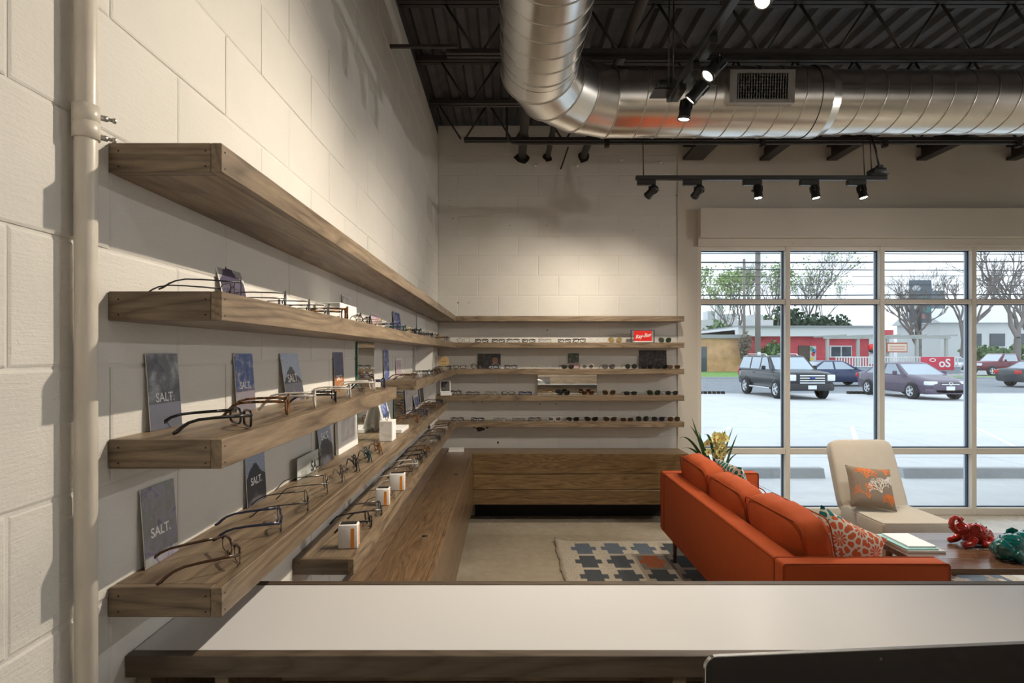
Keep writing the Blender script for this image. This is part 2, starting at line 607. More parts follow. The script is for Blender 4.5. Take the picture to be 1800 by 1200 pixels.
# storefront window
win = struct(thing('window_1', '', ''))
del win['label'], win['category']
FY0, FY1 = YB - 0.002, YB + 0.102
mull = [1.946, 2.849, 3.806, 4.738, 5.67, 6.60, 7.53, 8.46, 9.39]
HM = 0.024
zr = [(-1.635, -1.566), (-1.018, -0.960), (0.505, 0.551), (1.050, 1.085)]
for i, x in enumerate(mull):
    MB().bbox(x - HM, x + HM, FY0, FY1, 0, C + 1.085, 0.003).build('mullion', M['frame_tan'], win)
    MB().bbox(x - HM - 0.002, x + HM + 0.002, FY0 + 0.079, FY1 + 0.004, 0.001, C + 1.084, 0.002).build('outer_cap', M['anodised'], win)
    if i:
        MB().box(x - HM - 0.010, x - HM - 0.0005, FY0 + 0.050, FY0 + 0.078, 0.07, C + 1.05).build('gasket', M['gasket'], win)
for i in range(len(mull) - 1):
    a, b = mull[i] + HM, mull[i + 1] - HM
    for (z0, z1) in zr:
        MB().bbox(a, b, FY0 + 0.004, FY1, C + z0, C + z1, 0.003).build('rail', M['frame_tan'], win)
    for j in range(3):
        z0, z1 = C + zr[j][1], C + zr[j + 1][0]
        MB().box(a, b - 0.012, FY0 + 0.060, FY0 + 0.066, z0, z1).build('pane', M['glass'], win)
        MB().box(a, b - 0.012, FY0 + 0.05, FY0 + 0.078, z1 - 0.010, z1 - 0.0005).build('gasket', M['gasket'], win)
        MB().box(a, b - 0.012, FY0 + 0.05, FY0 + 0.078, z0 + 0.0005, z0 + 0.010).build('gasket', M['gasket'], win)

# ceiling: fluted steel deck
mb = MB()
xs = []
x = -0.95
while x < 9.7:
    xs += [(x, 0), (x + 0.055, 0), (x + 0.075, 0.038), (x + 0.13, 0.038)]
    x += 0.152
vs = [(a, -5.2, ZD + b) for a, b in xs] + [(a, YB + 0.25, ZD + b) for a, b in xs]
n = len(xs)
mb.add(vs, [(i, i + 1, n + i + 1, n + i) for i in range(n - 1)])
mb.box(-0.95, 9.7, -5.2, YB + 0.25, ZD + 0.06, ZD + 0.16)
struct(mb.build('ceiling', M['deck']))
struct(MB().box(-0.95, X0 - 0.006, -5.0, YB + 0.25, ZD - 0.10, ZD + 0.06).build('trim_3', M['deck']))

# bar joists
for ji, (jy, lab) in enumerate(((5.12, 'nearest the back wall'), (4.37, 'second from the back wall'), (3.645, 'crossing just in front of the silver duct'),
                                (2.91, 'fourth from the back wall, above the lights'), (2.18, 'fifth from the back wall'))):
    j = thing('bar_joist', 'dark steel bar joist with zigzag web, ' + lab, 'joist', (0, jy, 0), group='bar joists under the roof deck')
    for s in (-1, 1):
        MB().box(-0.70, 9.5, s * 0.022 - 0.016, s * 0.022 + 0.016, C + 2.262, C + 2.30).build('top_chord', M['steel_dark'], j)
        MB().box(-0.39, 9.3, s * 0.022 - 0.014, s * 0.022 + 0.014, C + 1.93, C + 1.958).build('bottom_chord', M['steel_dark'], j)
    x = -0.62 + 0.11 * (ji % 3)
    while x < 5.6 and ji < 3:
        MB().cyl((x, 0, C + 2.265), (x + 0.20, 0, C + 1.955), 0.009, n=6).build('web', M['steel_dark'], j)
        MB().cyl((x + 0.24, 0, C + 1.955), (x + 0.44, 0, C + 2.265), 0.009, n=6).build('web', M['steel_dark'], j)
        x += 0.46
for k, (x, wd) in enumerate(((1.88, 0.10), (2.61, 0.05), (3.29, 0.05), (4.20, 0.05), (5.11, 0.05))):
    b = MB()
    b.box(x - wd, x + wd, 4.98, YB - 0.001 if k else YB - 0.013, C + 1.955, C + 1.985)
    b.box(x - 0.012, x + 0.012, 4.98, YB - 0.014, C + 1.985, C + 2.09)
    b.box(x - wd, x + wd, 4.98, YB - 0.001 if k else YB - 0.013, C + 2.09, C + 2.115)
    tag(b.build('steel_beam', M['steel_dark']), 'short dark steel beam running into the window wall, %s from the left' %
        ('first and widest', 'second', 'third', 'fourth', 'fifth')[k], 'beam', 'stub beams over the window')
# pipes through the back wall
for k, (x, r, nm) in enumerate(((0.155, 0.040, 'thickest, leftmost of the three'), (0.415, 0.026, 'thin middle one of the three'), (0.775, 0.034, 'rightmost of the three'))):
    p = thing('roof_pipe', 'dark grey pipe entering a hole in the back wall, ' + nm, 'pipe', (x, 0, C + 2.0), group='pipes through the back wall')
    MB().cyl((0, 2.3, 0.03), (0, YB + 0.05, 0.0), r, n=12).build('pipe', M['pipe_grey'], p)
    hb = MB()
    pts = [((r * 1.5 + rnd.uniform(-0.01, 0.03)) * math.cos(a * PI / 5), -0.012 + (r * 1.4 + rnd.uniform(-0.01, 0.02)) * math.sin(a * PI / 5)) for a in range(10)]
    hb.prism(pts, 'y', YB - 0.0065, YB + 0.001)
    hb.build('wall_hole', M['black_gap'], p)
    MB().lathe([(r * 1.15, -0.03), (r * 1.15, 0.03)], 12, M=Matrix.Translation((0, 5.2, 0.0)) @ Matrix.Rotation(PI / 2, 4, 'X')).build('collar', M['pipe_grey'], p)
cd = thing('conduit_run', 'thin dark conduit dropping from the deck and running along the joist', 'conduit')
MB().tube([(0.0, 5.06, ZD - 0.05), (0.0, 5.06, C + 1.96), (0.01, 5.06, C + 1.92), (0.05, 5.06, C + 1.895), (0.12, 5.06, C + 1.89), (9.2, 5.06, C + 1.89)], 0.012, 8).build('tube', M['pipe_grey'], cd)
for x in (0.9, 2.3, 3.4, 4.6):
    MB().bbox(x - 0.02, x + 0.02, 5.035, 5.085, C + 1.855, C + 1.925, 0.004).build('clamp', M['steel_dark'], cd)
tag(MB().box(X0 + 0.001, X0 + 0.40, 3.34, 3.358, C + 1.820, C + 1.838).build('brace_bar', M['steel_dark']), 'short dark brace bar sticking out of the left wall near the deck', 'bar')
tag(MB().tube([(0.545, YB - 0.005, C + 1.87), (0.565, 5.62, C + 1.92), (0.60, 5.50, C + 2.02)], 0.008, 6).build('bent_rod', M['steel_dark']), 'bent dark rod sticking out of the back wall below the joist', 'rod')
for k, (px, z) in enumerate(((-0.52, 2.26), (0.294, 1.905), (0.713, 1.905), (1.16, 1.963), (1.55, 1.935))):
    b = MB()
    b.lathe([(0.016, 0), (0.016, 0.008), (0.008, 0.010), (0.008, 0.022), (0.0, 0.024)], 8, M=Matrix.Translation((px, YB - 0.004, C + z)) @ Matrix.Rotation(PI / 2, 4, 'X'))
    tag(b.build('wall_bolt', M['white_card']), 'small pale bolt head high on the back wall, %s from the left' % ('first', 'second', 'third', 'fourth', 'fifth')[k], 'bolt', 'bolts high on the back wall')

# ------------------------------------------------------------------ the silver duct
dx, dh, dy, r1, r2 = 0.187, C + 1.675, 3.755, 0.221, 0.199
RE = 0.60
duct = thing('spiral_duct', 'large silver spiral duct turning a segmented elbow below the ceiling', 'duct')


def ring_pts(c, t, r, n=40):
    t = Vector(t).normalized()
    u = Vector((0, 0, 1))
    v = t.cross(u).normalized()
    return [Vector(c) + (u * math.cos(2 * PI * k / n) + v * math.sin(2 * PI * k / n)) * r for k in range(n)]


def sleeve(name, path, r, mat, n=40):
    P = [Vector(p) for p in path]
    mb = MB()
    ringv = []
    for i, c in enumerate(P):
        tin = (P[i] - P[i - 1]).normalized() if i else (P[1] - P[0]).normalized()
        tout = (P[i + 1] - P[i]).normalized() if i < len(P) - 1 else tin
        t = (tin + tout).normalized()
        k = 1.0 / max(0.3, tin.dot(t))
        u = Vector((0, 0, 1))
        v = t.cross(u).normalized()
        ringv.append([c + u * math.cos(2 * PI * j / n) * r + v * math.sin(2 * PI * j / n) * r * k for j in range(n)])
    for i in range(len(P) - 1):
        mb.add(ringv[i] + ringv[i + 1], [(j, (j + 1) % n, n + (j + 1) % n, n + j) for j in range(n)], 0, True)
    return mb.build(name, mat, duct), ringv


ys = dy - RE
xe = dx + RE
arc = []
for a in (11.25, 33.75, 56.25, 78.75):
    t = math.radians(a)
    q = RE / math.cos(math.radians(11.25))
    arc.append((xe - q * math.cos(t), ys + q * math.sin(t), dh))
sleeve('straight_section', [(dx, -3.0, dh), (dx, ys, dh)], r1, M['galv'])
_, rv = sleeve('elbow', [(dx, ys - 0.02, dh)] + arc + [(xe + 0.02, dy, dh)], r1 + 0.001, M['galv'])
for q in rv[1:-1]:
    MB().tube(q, 0.0055, 6, True).build('elbow_seam', M['galv_seam'], duct)
sleeve('straight_section', [(xe, dy, dh), (2.02, dy, dh)], r1, M['galv'])
sleeve('collar', [(1.99, dy, dh), (2.06, dy, dh)], r1 + 0.006, M['galv'])
cm = MB()
for (xa, ra, xb, rb) in ((2.06, r1 + 0.006, 2.12, r2 + 0.004), (2.12, r2 + 0.004, 2.19, r2 + 0.004)):
    qa, qb = ring_pts((xa, dy, dh), (1, 0, 0), ra), ring_pts((xb, dy, dh), (1, 0, 0), rb)
    cm.add(qa + qb, [(j, (j + 1) % 40, 40 + (j + 1) % 40, 40 + j) for j in range(40)], 0, True)
cm.build('reducer', M['galv'], duct)
sleeve('straight_section', [(2.15, dy, dh), (9.3, dy, dh)], r2, M['galv'])


def seam_mesh(r, tilt):
    q = []
    for j in range(40):
        a = 2 * PI * j / 40
        q.append((tilt * math.cos(a + 0.6), r * math.sin(a), r * math.cos(a)))
    return MB().tube(q, 0.0042, 6, True).mesh('seam')


s1, s2, s0 = seam_mesh(r1, 0.03), seam_mesh(r2, 0.035), seam_mesh(r1, 0.03)
x = xe + 0.09
while x < 1.97:
    place(s1, 'seam', M['galv_seam'], duct, (x, dy, dh))
    x += 0.143
x = 2.25
while x < 6.2:
    place(s2, 'seam', M['galv_seam'], duct, (x, dy, dh))
    x += 0.142
y = ys - 0.06
while y > 0.9:
    place(s0, 'seam', M['galv_seam'], duct, (dx, y, dh), (0, 0, PI / 2))
    y -= 0.143
# air register on the duct's near side
gx0, gx1, gz = 1.385, 1.79, C + 1.662
reg = MB()
T = Matrix.Translation((0, 3.492, gz)) @ Matrix.Rotation(math.radians(4), 4, 'X')
reg.box(gx0, gx1, 0, 0.085, 0.078, 0.10, M=T)
reg.box(gx0, gx1, 0, 0.085, -0.10, -0.078, M=T)
reg.box(gx0, gx0 + 0.045, 0, 0.085, -0.078, 0.078, M=T)
reg.box(gx1 - 0.045, gx1, 0, 0.085, -0.078, 0.078, M=T)
ro = reg.build('air_register', M['galv_seam'], duct)
MB().box(gx0 + 0.04, gx1 - 0.04, 0.036, 0.040, -0.08, 0.08, M=T).build('register_void', M['black_gap'], ro)
for k in range(19):
    xx = gx0 + 0.055 + k * 0.0164
    MB().box(xx - 0.0018, xx + 0.0018, 0.004, 0.03, -0.078, 0.078, M=T).build('vane', M['galv_seam'], ro)
for k in range(8):
    zz = -0.068 + k * 0.0195
    MB().box(gx0 + 0.045, gx1 - 0.045, 0.012, 0.034, zz - 0.001, zz + 0.001, M=T).build('vane', M['galv_seam'], ro)
for xx in (gx0 + 0.03, gx1 - 0.03):
    MB().cyl(T @ Vector((xx, 0.0, -0.089)), T @ Vector((xx, -0.004, -0.089)), 0.005, n=8).build('screw', M['screw'], ro)

# ================================================================== track lighting
ADAPT = {}


def spot(loc, along, aim, power, label, size=70, blend=0.6, off=0.045, group=None, rad=0.012, knob=True, col=WARM):
    t = thing('track_spotlight', label, 'spotlight', loc, group=group)
    ax = Vector((1, 0, 0)) if along == 'x' else Vector((0, 1, 0))
    sd = Vector((0, 1, 0)) if along == 'x' else Vector((1, 0, 0))
    b = MB()
    if along == 'x':
        b.bbox(-0.07, 0.07, -0.019, 0.019, -0.040, -0.001, 0.004)
    else:
        b.bbox(-0.019, 0.019, -0.07, 0.07, -0.040, -0.001, 0.004)
    b.build('adapter', M['track'], t)
    base = ax * off + sd * (0.05 if along == 'y' else 0.0)
    piv = base + Vector((0, 0, -0.082))
    d = (Vector(aim) - (Vector(loc) + piv)).normalized()
    y = MB()
    y.cyl(base + Vector((0, 0, -0.040)), base + Vector((0, 0, -0.056)), 0.010, n=10)
    q = d.cross(Vector((0, 0, 1)))
    q = q.normalized() if q.length > 0.05 else sd.copy()
    for s in (-1, 1):
        y.tube([base + Vector((0, 0, -0.053)), base + Vector((0, 0, -0.053)) + q * s * 0.036, piv + q * s * 0.036], 0.0045, 4)
    y.build('yoke', M['track'], t)
    can = MB()
    rot = d.to_track_quat('Z', 'Y').to_matrix().to_4x4()
    T = Matrix.Translation(piv - d * 0.045) @ rot
    can.lathe([(0.0, 0), (0.022, 0.0), (0.029, 0.010), (0.030, 0.085), (0.033, 0.088), (0.033, 0.103), (0.029, 0.103), (0.027, 0.094), (0.0, 0.094)], 20, M=T)
    for k in range(8):
        a = 2 * PI * k / 8
        can.box(-0.0015, 0.0015, 0.026, 0.0345, 0.008, 0.050, M=T @ Matrix.Rotation(a, 4, 'Z'))
    co = can.build('lamp_can', M['track'], t)
    MB().lathe([(0.0, 0.0965), (0.0265, 0.0965), (0.0265, 0.0985), (0.0, 0.1005)], 20, M=T).build('lens', M['lamp_lens'], co)
    if knob:
        MB().cyl(piv + q * 0.036, piv + q * 0.052, 0.008, n=8).build('knob', M['track'], t)
    L = bpy.data.lights.new('spot_beam', 'SPOT')
    L.energy = power * LAMP
    L.color = col
    L.spot_size = math.radians(size)
    L.spot_blend = blend
    L.shadow_soft_size = rad
    lo = bpy.data.objects.new('spot_beam', L)
    COL.objects.link(lo)
    lo.parent = t
    lo.location = piv + d * 0.075
    lo.rotation_euler = d.to_track_quat('-Z', 'Y').to_euler()
    return t


def feed(parent, p):
    MB().bbox(p[0] - 0.05, p[0] + 0.05, p[1] - 0.05, p[1] + 0.05, p[2] + 0.004, p[2] + 0.055, 0.012, 2).build('feed_box', M['track'], parent)
    MB().box(p[0] - 0.075, p[0] + 0.06, p[1] - 0.055, p[1] + 0.055, p[2] - 0.002, p[2] + 0.004).build('feed_plate', M['track'], parent)
    MB().bbox(p[0] + 0.0, p[0] + 0.045, p[1] - 0.02, p[1] + 0.02, p[2] + 0.055, p[2] + 0.085, 0.006).build('cable_gland', M['track'], parent)


ZT1, YT1 = C + 1.3375, 4.30
tr1 = thing('lighting_track', 'short black lighting track hanging across in front of the window header', 'track')
MB().bbox(0.985, 2.90, YT1 - 0.0175, YT1 + 0.0175, ZT1 - 0.012, ZT1 + 0.022, 0.003).build('rail', M['track'], tr1)
for x in (1.045, 2.735, 2.79):
    MB().cyl((x, YT1, ZT1 + 0.02), (x, 4.34, C + 1.93), 0.0042, n=6).build('hanger_rod', M['track'], tr1)
feed(tr1, (2.825, YT1, ZT1 + 0.018))
MB().tube([(2.845, YT1, ZT1 + 0.10), (2.82, YT1, ZT1 + 0.22), (2.79, YT1 + 0.03, C + 1.72), (2.80, 4.36, C + 1.93)], 0.008, 6).build('power_cord', M['track'], tr1)
heads = [(1.066, (0.10, 5.70, 1.80), 50, "angled left at the window track's free end", 80),
         (1.418, (0.95, 5.70, 1.80), 50, 'tilted at the back wall, second on the window track', 80),
         (1.875, (1.95, 4.1, 0.3), 45, 'third along the window track, shining down', 130),
         (2.31, (2.70, 4.1, 0.3), 45, 'fourth along the window track, shining down', 130),
         (2.67, (3.05, 3.9, 0.3), 45, 'last on the window track, beside the feed box', 130)]
for x, aim, pw, lab, sz in heads:
    spot((x, YT1, ZT1 - 0.012), 'x', aim, pw, 'small black track spotlight ' + lab, sz, 1.0, group='spotlights on the window track')
XT2, ZT2 = 0.873, C + 1.36
tr2 = thing('lighting_track', 'long black lighting track running towards the camera over the counter', 'track')
MB().bbox(XT2 - 0.0175, XT2 + 0.0175, -2.6, 3.02, ZT2 - 0.012, ZT2 + 0.022, 0.003).build('rail', M['track'], tr2)
for y, yj in ((2.93, 2.91), (2.22, 2.18), (0.4, 0.4), (-2.0, -2.0)):
    for s in (-0.012, 0.012):
        MB().cyl((XT2 + s - 0.02, y, ZT2 + 0.02), (XT2 + s - 0.02, yj, C + 1.94 if yj > 2 else ZD), 0.004, n=6).build('hanger_rod', M['track'], tr2)
feed(tr2, (XT2 - 0.03, 2.98, ZT2 + 0.018))
near = [(2.86, (0.55, 3.15, 0.3), 50, 'at the far end of the long track, below the duct', 120),
        (2.66, (-0.69, 3.6, 1.15), 62, "turned left, second from the long track's far end", 100),
        (2.44, (-0.69, 2.40, 1.15), 45, 'third on the long track, left of the air register', 98),
        (1.93, (-0.69, 1.15, 1.20), 105, 'glaring at the top edge of the picture', 112)]
for y, aim, pw, lab, sz in near:
    spot((XT2, y, ZT2 - 0.012), 'y', aim, pw, 'black track spotlight ' + lab, sz, 1.0, group='spotlights on the long track')
for y, aim, pw in ((0.1, (0.9, 1.0, 0.9), 10), (-0.9, (2.5, -5.0, 1.6), 220), (-2.0, (-0.2, -5.0, 1.6), 220)):  # unseen spots added as fill, mostly bounced off the rear wall
    spot((XT2, y, ZT2 - 0.012), 'y', aim, pw, 'added black track spotlight behind the camera, unseen, for fill light', 150, 1.0, col=COOL, group='added fill spotlights behind the camera')
tr3 = thing('lighting_track', 'added black lighting track far to the right, unseen, for fill lamps', 'track')  # unseen track added to carry the fill spots
MB().bbox(5.4 - 0.0175, 5.4 + 0.0175, -2.6, 4.2, ZT2 - 0.012, ZT2 + 0.022, 0.003).build('rail', M['track'], tr3)
for y in (-2.4, 0.9, 4.1):
    MB().cyl((5.4, y, ZT2 + 0.02), (5.4, y, ZD), 0.004, n=6).build('hanger_rod', M['track'], tr3)
for y, aim, pw in ((-1.6, (4.5, -5.0, 1.4), 220), (0.6, (9.5, 0.6, 1.4), 220), (2.6, (3.2, 3.2, 0.4), 150), (3.9, (9.5, 4.2, 1.4), 150)):  # unseen spots added to lift the room light, mostly bounced off the far walls
    spot((5.4, y, ZT2 - 0.012), 'y', aim, pw, 'added black track spotlight far to the right, unseen, for fill light', 150, 1.0, col=COOL, group='added fill spotlights far to the right')

# ================================================================== conduit on the left wall
cp = thing('wall_conduit', 'painted metal conduit running up the left wall beside the shelf ends', 'pipe', (X0 + 0.0245, 0.90, 0))
MB().cyl((0, 0, 0.001), (0, 0, ZD - 0.15), 0.0160, n=24).build('tube', M['pipe_paint'], cp)
MB().lathe([(0.0162, C + 0.343), (0.0192, C + 0.343), (0.0192, C + 0.3685), (0.0185, C + 0.369), (0.0185, C + 0.370), (0.0192, C + 0.3705), (0.0192, C + 0.3965), (0.0162, C + 0.3965)], 24).build('coupling', M['pipe_paint'], cp)
for z in (0.383, 0.351):
    s = MB()
    s.cyl((0.014, 0.013, C + z), (0.0205, 0.020, C + z), 0.0045, n=10)
    s.cyl((0.0205, 0.020, C + z), (0.026, 0.0255, C + z), 0.0028, n=8)
    s.cyl((0.025, 0.0245, C + z), (0.0285, 0.028, C + z), 0.0044, n=10)
    s.build('set_screw', M['screw'], cp)

# ================================================================== shelves
SZ = [C + 0.368, C + 0.109, C - 0.150, C - 0.409, C - 0.668]
TH = 0.051
XF, YF = X0 + 0.200, YB - 0.200
XR = 1.736
ordw = ['first', 'second', 'third', 'fourth', 'fifth', 'sixth', 'seventh', 'eighth', 'ninth', 'tenth', 'eleventh', 'twelfth', 'thirteenth', 'fourteenth', 'fifteenth',
        'sixteenth', 'seventeenth', 'eighteenth', 'nineteenth', 'twentieth', 'twenty-first', 'twenty-second', 'twenty-third', 'twenty-fourth', 'twenty-fifth',
        'twenty-sixth', 'twenty-seventh', 'twenty-eighth', 'twenty-ninth', 'thirtieth', 'thirty-first', 'thirty-second', 'thirty-third', 'thirty-fourth']


def nails(parent, pts):
    for p, d in pts:
        MB().cyl(Vector(p), Vector(p) + Vector(d) * 0.0006, 0.0016, n=6).build('nail_hole', M['black_gap'], parent)


def shelf_left(z, y0, y1, label):
    s = thing('wall_shelf', label, 'shelf', (X0, (y0 + y1) / 2, z - TH), group='wooden display shelves on the left wall')
    c = -(y0 + y1) / 2
    b = Matrix.Translation((-X0, c, -(z - TH)))
    MB().box(X0 + 0.002, XF - 0.019, y0 + 0.020, y1, z - TH, z, M=b).build('board', M['oak_y'], s)
    MB().bbox(XF - 0.0188, XF, y0, y1, z - TH, z, 0.0012, M=b).build('front_edge', M['oak_y'], s)
    MB().bbox(X0 + 0.002, XF - 0.019, y0, y0 + 0.0198, z - TH, z, 0.0012, M=b).build('end_cap', M['oak_end'], s)
    P = [((b @ Vector((x, y0, z - h))), (0, -1, 0)) for x in (X0 + 0.02, XF - 0.028) for h in (0.014, 0.041)]
    P += [((b @ Vector((XF, y0 + 0.012, z - h))), (1, 0, 0)) for h in (0.013, 0.042)]
    nails(s, P)
    return s


def shelf_back(z, xl, label):
    s = thing('wall_shelf', label, 'shelf', ((X0 + XR) / 2, YB, z - TH), group='wooden display shelves on the back wall')
    b = Matrix.Translation((-(X0 + XR) / 2, -YB, -(z - TH)))
    MB().box(X0 + 0.002, XR - 0.02, YF + 0.019, YB - 0.006, z - TH, z, M=b).build('board', M['oak_x'], s)
    MB().bbox(xl, XR, YF, YF + 0.0188, z - TH, z, 0.0012, M=b).build('front_edge', M['oak_x'], s)
    MB().bbox(XR - 0.0198, XR, YF + 0.019, YB - 0.014, z - TH, z, 0.0012, M=b).build('end_cap', M['oak_y'], s)
    return s


YN = 0.9815
shelf_left(SZ[0], YN, YF - 0.001, 'topmost empty oak shelf along the left wall above the eyewear')
shelf_left(SZ[1], YN, YF - 0.001, 'long oak shelf on the left wall, second from the top')
shelf_left(SZ[2], YN, 2.538, 'short near oak shelf on the left wall, third row, ending before the mirror')
shelf_left(SZ[2], 3.10, YF - 0.001, 'oak shelf on the left wall, third row, beyond the tall mirror')
shelf_left(SZ[3], YN, 4.71, 'oak shelf on the left wall, fourth row, hanging over the white counter')
shelf_left(SZ[4], 1.828, YF - 0.001, 'lowest oak shelf on the left wall, holding white and orange boxes')
for i, nm in enumerate(('topmost empty oak shelf on the back wall', 'oak shelf on the back wall holding the red sign, second from top',
                        'oak shelf on the back wall with the portrait card, third from top', 'oak shelf on the back wall with the low mirror, fourth from top',
                        'lowest oak shelf on the back wall, holding many sunglasses')):
    shelf_back(SZ[i], XF + 0.0005 if i != 3 else X0 + 0.002, nm)

# ================================================================== floating benches
BZ0, BZ1 = 0.195, 0.679
bl = thing('wall_bench', 'long floating oak bench cabinet along the left wall', 'bench', (X0, 3.5, BZ0))
b = Matrix.Translation((-X0, -3.5, -BZ0))
XB = -0.322
ya = 1.72
MB().box(X0 + 0.03, XB - 0.024, ya + 0.02, YB - 0.02, BZ0 + 0.03, BZ1 - 0.022, M=b).build('carcass', M['black_gap'], bl)
MB().bbox(X0 + 0.002, -0.589, ya, YB - 0.008, BZ1 - 0.020, BZ1, 0.002, M=b).build('top_plank', M['bench_y'], bl)
MB().bbox(-0.586, XB - 0.0215, ya, YB - 0.008, BZ1 - 0.020, BZ1, 0.002, M=b).build('top_plank', M['bench_y'], bl)
zs = [BZ0, 0.333, 0.482, BZ1]
for k in range(3):
    MB().bbox(XB - 0.020, XB, ya, 5.3695, zs[k] + (0.004 if k else 0), zs[k + 1], 0.002, M=b).build('front_plank', M['bench_y'], bl)
MB().bbox(X0 + 0.002, XB - 0.0205, ya, ya + 0.0195, BZ0, BZ1 - 0.0205, 0.0015, M=b).build('end_panel', M['bench_x'], bl)
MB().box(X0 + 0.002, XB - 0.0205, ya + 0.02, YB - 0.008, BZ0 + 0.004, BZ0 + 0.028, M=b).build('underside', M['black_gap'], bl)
for (hx, hy) in ((-0.43, 2.95), (-0.40, 4.45)):
    MB().lathe([(0.0, 0), (0.014, 0), (0.016, 0.0012), (0.0, 0.0014)], 14, M=b @ Matrix.Translation((hx, hy, BZ1 - 0.0006))).build('cable_hole', M['black_gap'], bl)
bb = thing('wall_bench', 'floating oak bench cabinet with three face planks along the back wall', 'bench', (0.7, YB, BZ0))
b = Matrix.Translation((-0.7, -YB, -BZ0))
MB().box(XB + 0.01, XR - 0.03, 5.395, YB - 0.02, BZ0 + 0.03, BZ1 - 0.022, M=b).build('carcass', M['black_gap'], bb)
MB().bbox(XB - 0.020, XR, 5.392, YB - 0.008, BZ1 - 0.020, BZ1, 0.002, M=b).build('top_plank', M['bench_x'], bb)
for k in range(3):
    MB().bbox(XB + 0.0008, XR, 5.370, 5.3905, zs[k] + (0.006 if k else 0), zs[k + 1], 0.002, M=b).build('front_plank', M['bench_x'], bb)
MB().bbox(XR - 0.02, XR, 5.391, YB - 0.015, BZ0, BZ1 - 0.0205, 0.0015, M=b).build('end_panel', M['bench_y'], bb)
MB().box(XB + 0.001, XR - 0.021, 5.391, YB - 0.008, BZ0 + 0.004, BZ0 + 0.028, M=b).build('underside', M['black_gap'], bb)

MB().box(XB + 0.001, XR - 0.05, YB - 0.030, YB - 0.008, 0.0012, BZ0 + 0.003, M=b).build('kick_or_shade_board', M['black_gap'], bb)  # black board at the wall standing in for the deep shade under the bench
b = Matrix.Translation((-X0, -3.5, -BZ0))
MB().box(X0 + 0.002, X0 + 0.03, ya + 0.05, YB - 0.031, 0.0012, BZ0 + 0.003, M=b).build('kick_or_shade_board', M['black_gap'], bl)  # same painted shade under the left bench, no real board there

# ================================================================== counter, desk and monitor
ct = thing('reception_counter', 'reception counter with white laminate top and dark oak edging', 'counter', (1.0, 1.19, 0))
b = Matrix.Translation((-1.0, -1.19, 0))
CT = C - 0.551
MB().bbox(X0 + 0.003, 3.0, 1.046, 1.340, CT - 0.030, CT, 0.001, M=b).build('white_top', M['laminate'], ct)
MB().bbox(X0 + 0.003, 3.0, 1.024, 1.0455, CT - 0.039, CT + 0.0008, 0.0012, M=b).build('near_edging', M['edging'], ct)
MB().bbox(X0 + 0.003, 3.0, 1.3405, 1.363, CT - 0.039, CT + 0.0008, 0.0012, M=b).build('far_edging', M['edging'], ct)
MB().box(X0 + 0.003, 3.0, 1.30, 1.335, 0.001, CT - 0.0395, M=b).build('front_panel', M['oak_x'], ct)
for x in (-0.69, -0.545, 0.31, 1.2, 2.1, 2.96):
    MB().box(x, x + 0.025, 1.05, 1.30, 0.001, CT - 0.0395, M=b).build('divider', M['oak_end'], ct)
MB().box(X0 + 0.03, 3.0, 1.06, 1.295, 0.86, 0.88, M=b).build('inner_shelf', M['oak_x'], ct)
dk = thing('desk', 'low oak work desk behind the reception counter, under the monitor', 'desk', (0.9, 0.75, 0))
MB().bbox(-0.75, 1.2, -0.25, 0.262, 0.71, 0.74, 0.003).build('desk_top', M['oak_x'], dk)
for x in (-0.72, 1.16):
    for y in (-0.22, 0.22):
        MB().box(x, x + 0.035, y, y + 0.035, 0.001, 0.7095).build('leg', M['oak_end'], dk)
mo = thing('computer_monitor', 'black glossy desktop monitor with thin silver rim at the lower right', 'monitor', (0.282 + 0.263, 0.8205, 0.7405), (0, 0, math.atan2(0.038, 0.488)))


def rrect(hw, hh, r, n=6):
    p = []
    for cx, cz, a0 in ((hw - r, hh - r, 0), (-hw + r, hh - r, 90), (-hw + r, -hh + r, 180), (hw - r, -hh + r, 270)):
        for k in range(n + 1):
            a = math.radians(a0 + 90 * k / n)
            p.append((cx + r * math.cos(a), cz + r * math.sin(a)))
    return p


mz = 0.4635 - 0.2055
MB().prism([(x, z + mz) for x, z in rrect(0.264, 0.2055, 0.018)], 'y', 0.0, 0.006).build('rim', M['alu'], mo)
MB().prism([(x, z + mz + 0.041) for x, z in rrect(0.2622, 0.1627, 0.016)], 'y', -0.0012, 0.0).build('screen', M['screen'], mo)
MB().lathe([(0.0, 0), (0.0022, 0), (0.0022, 0.0004), (0, 0.0004)], 10, M=Matrix.Translation((0.0, -0.0012, 0.4635 - 0.0135)) @ Matrix.Rotation(PI / 2, 4, 'X')).build('webcam', pm('webcam_grey', (0.10, 0.10, 0.11), 0.3), mo)
MB().ball((0, 0.012, mz), 0.22, 0.028, 0.17, 20, 10).build('rear_shell', M['alu'], mo)
MB().prism([(0.03, 0.15), (0.06, 0.15), (0.12, 0.006), (0.10, 0.006)], 'x', -0.09, 0.09).build('stand_neck', M['alu'], mo)
MB().bbox(-0.09, 0.09, -0.03, 0.13, 0, 0.006, 0.002).build('stand_foot', M['alu'], mo)

# ================================================================== eyewear
M['lens'] = glassy('clear_lens', (0.97, 0.98, 0.99), 0.09)
M['lens_blue'] = glassy('blue_coated_lens', (0.72, 0.82, 1.0), 0.22)
M['lens_dark'] = glassy('dark_lens', (0.05, 0.05, 0.055), 0.06)
M['lens_brown'] = glassy('brown_lens', (0.14, 0.075, 0.03), 0.06)
M['lens_green'] = glassy('green_lens', (0.045, 0.085, 0.04), 0.06)
M['lens_gold'] = glassy('gold_lens', (0.50, 0.34, 0.08), 0.12)
M['lens_grey'] = glassy('grey_lens', (0.30, 0.29, 0.30), 0.08)
M['lens_mirror'] = glassy('blue_mirror_lens', (0.10, 0.22, 0.35), 0.35)


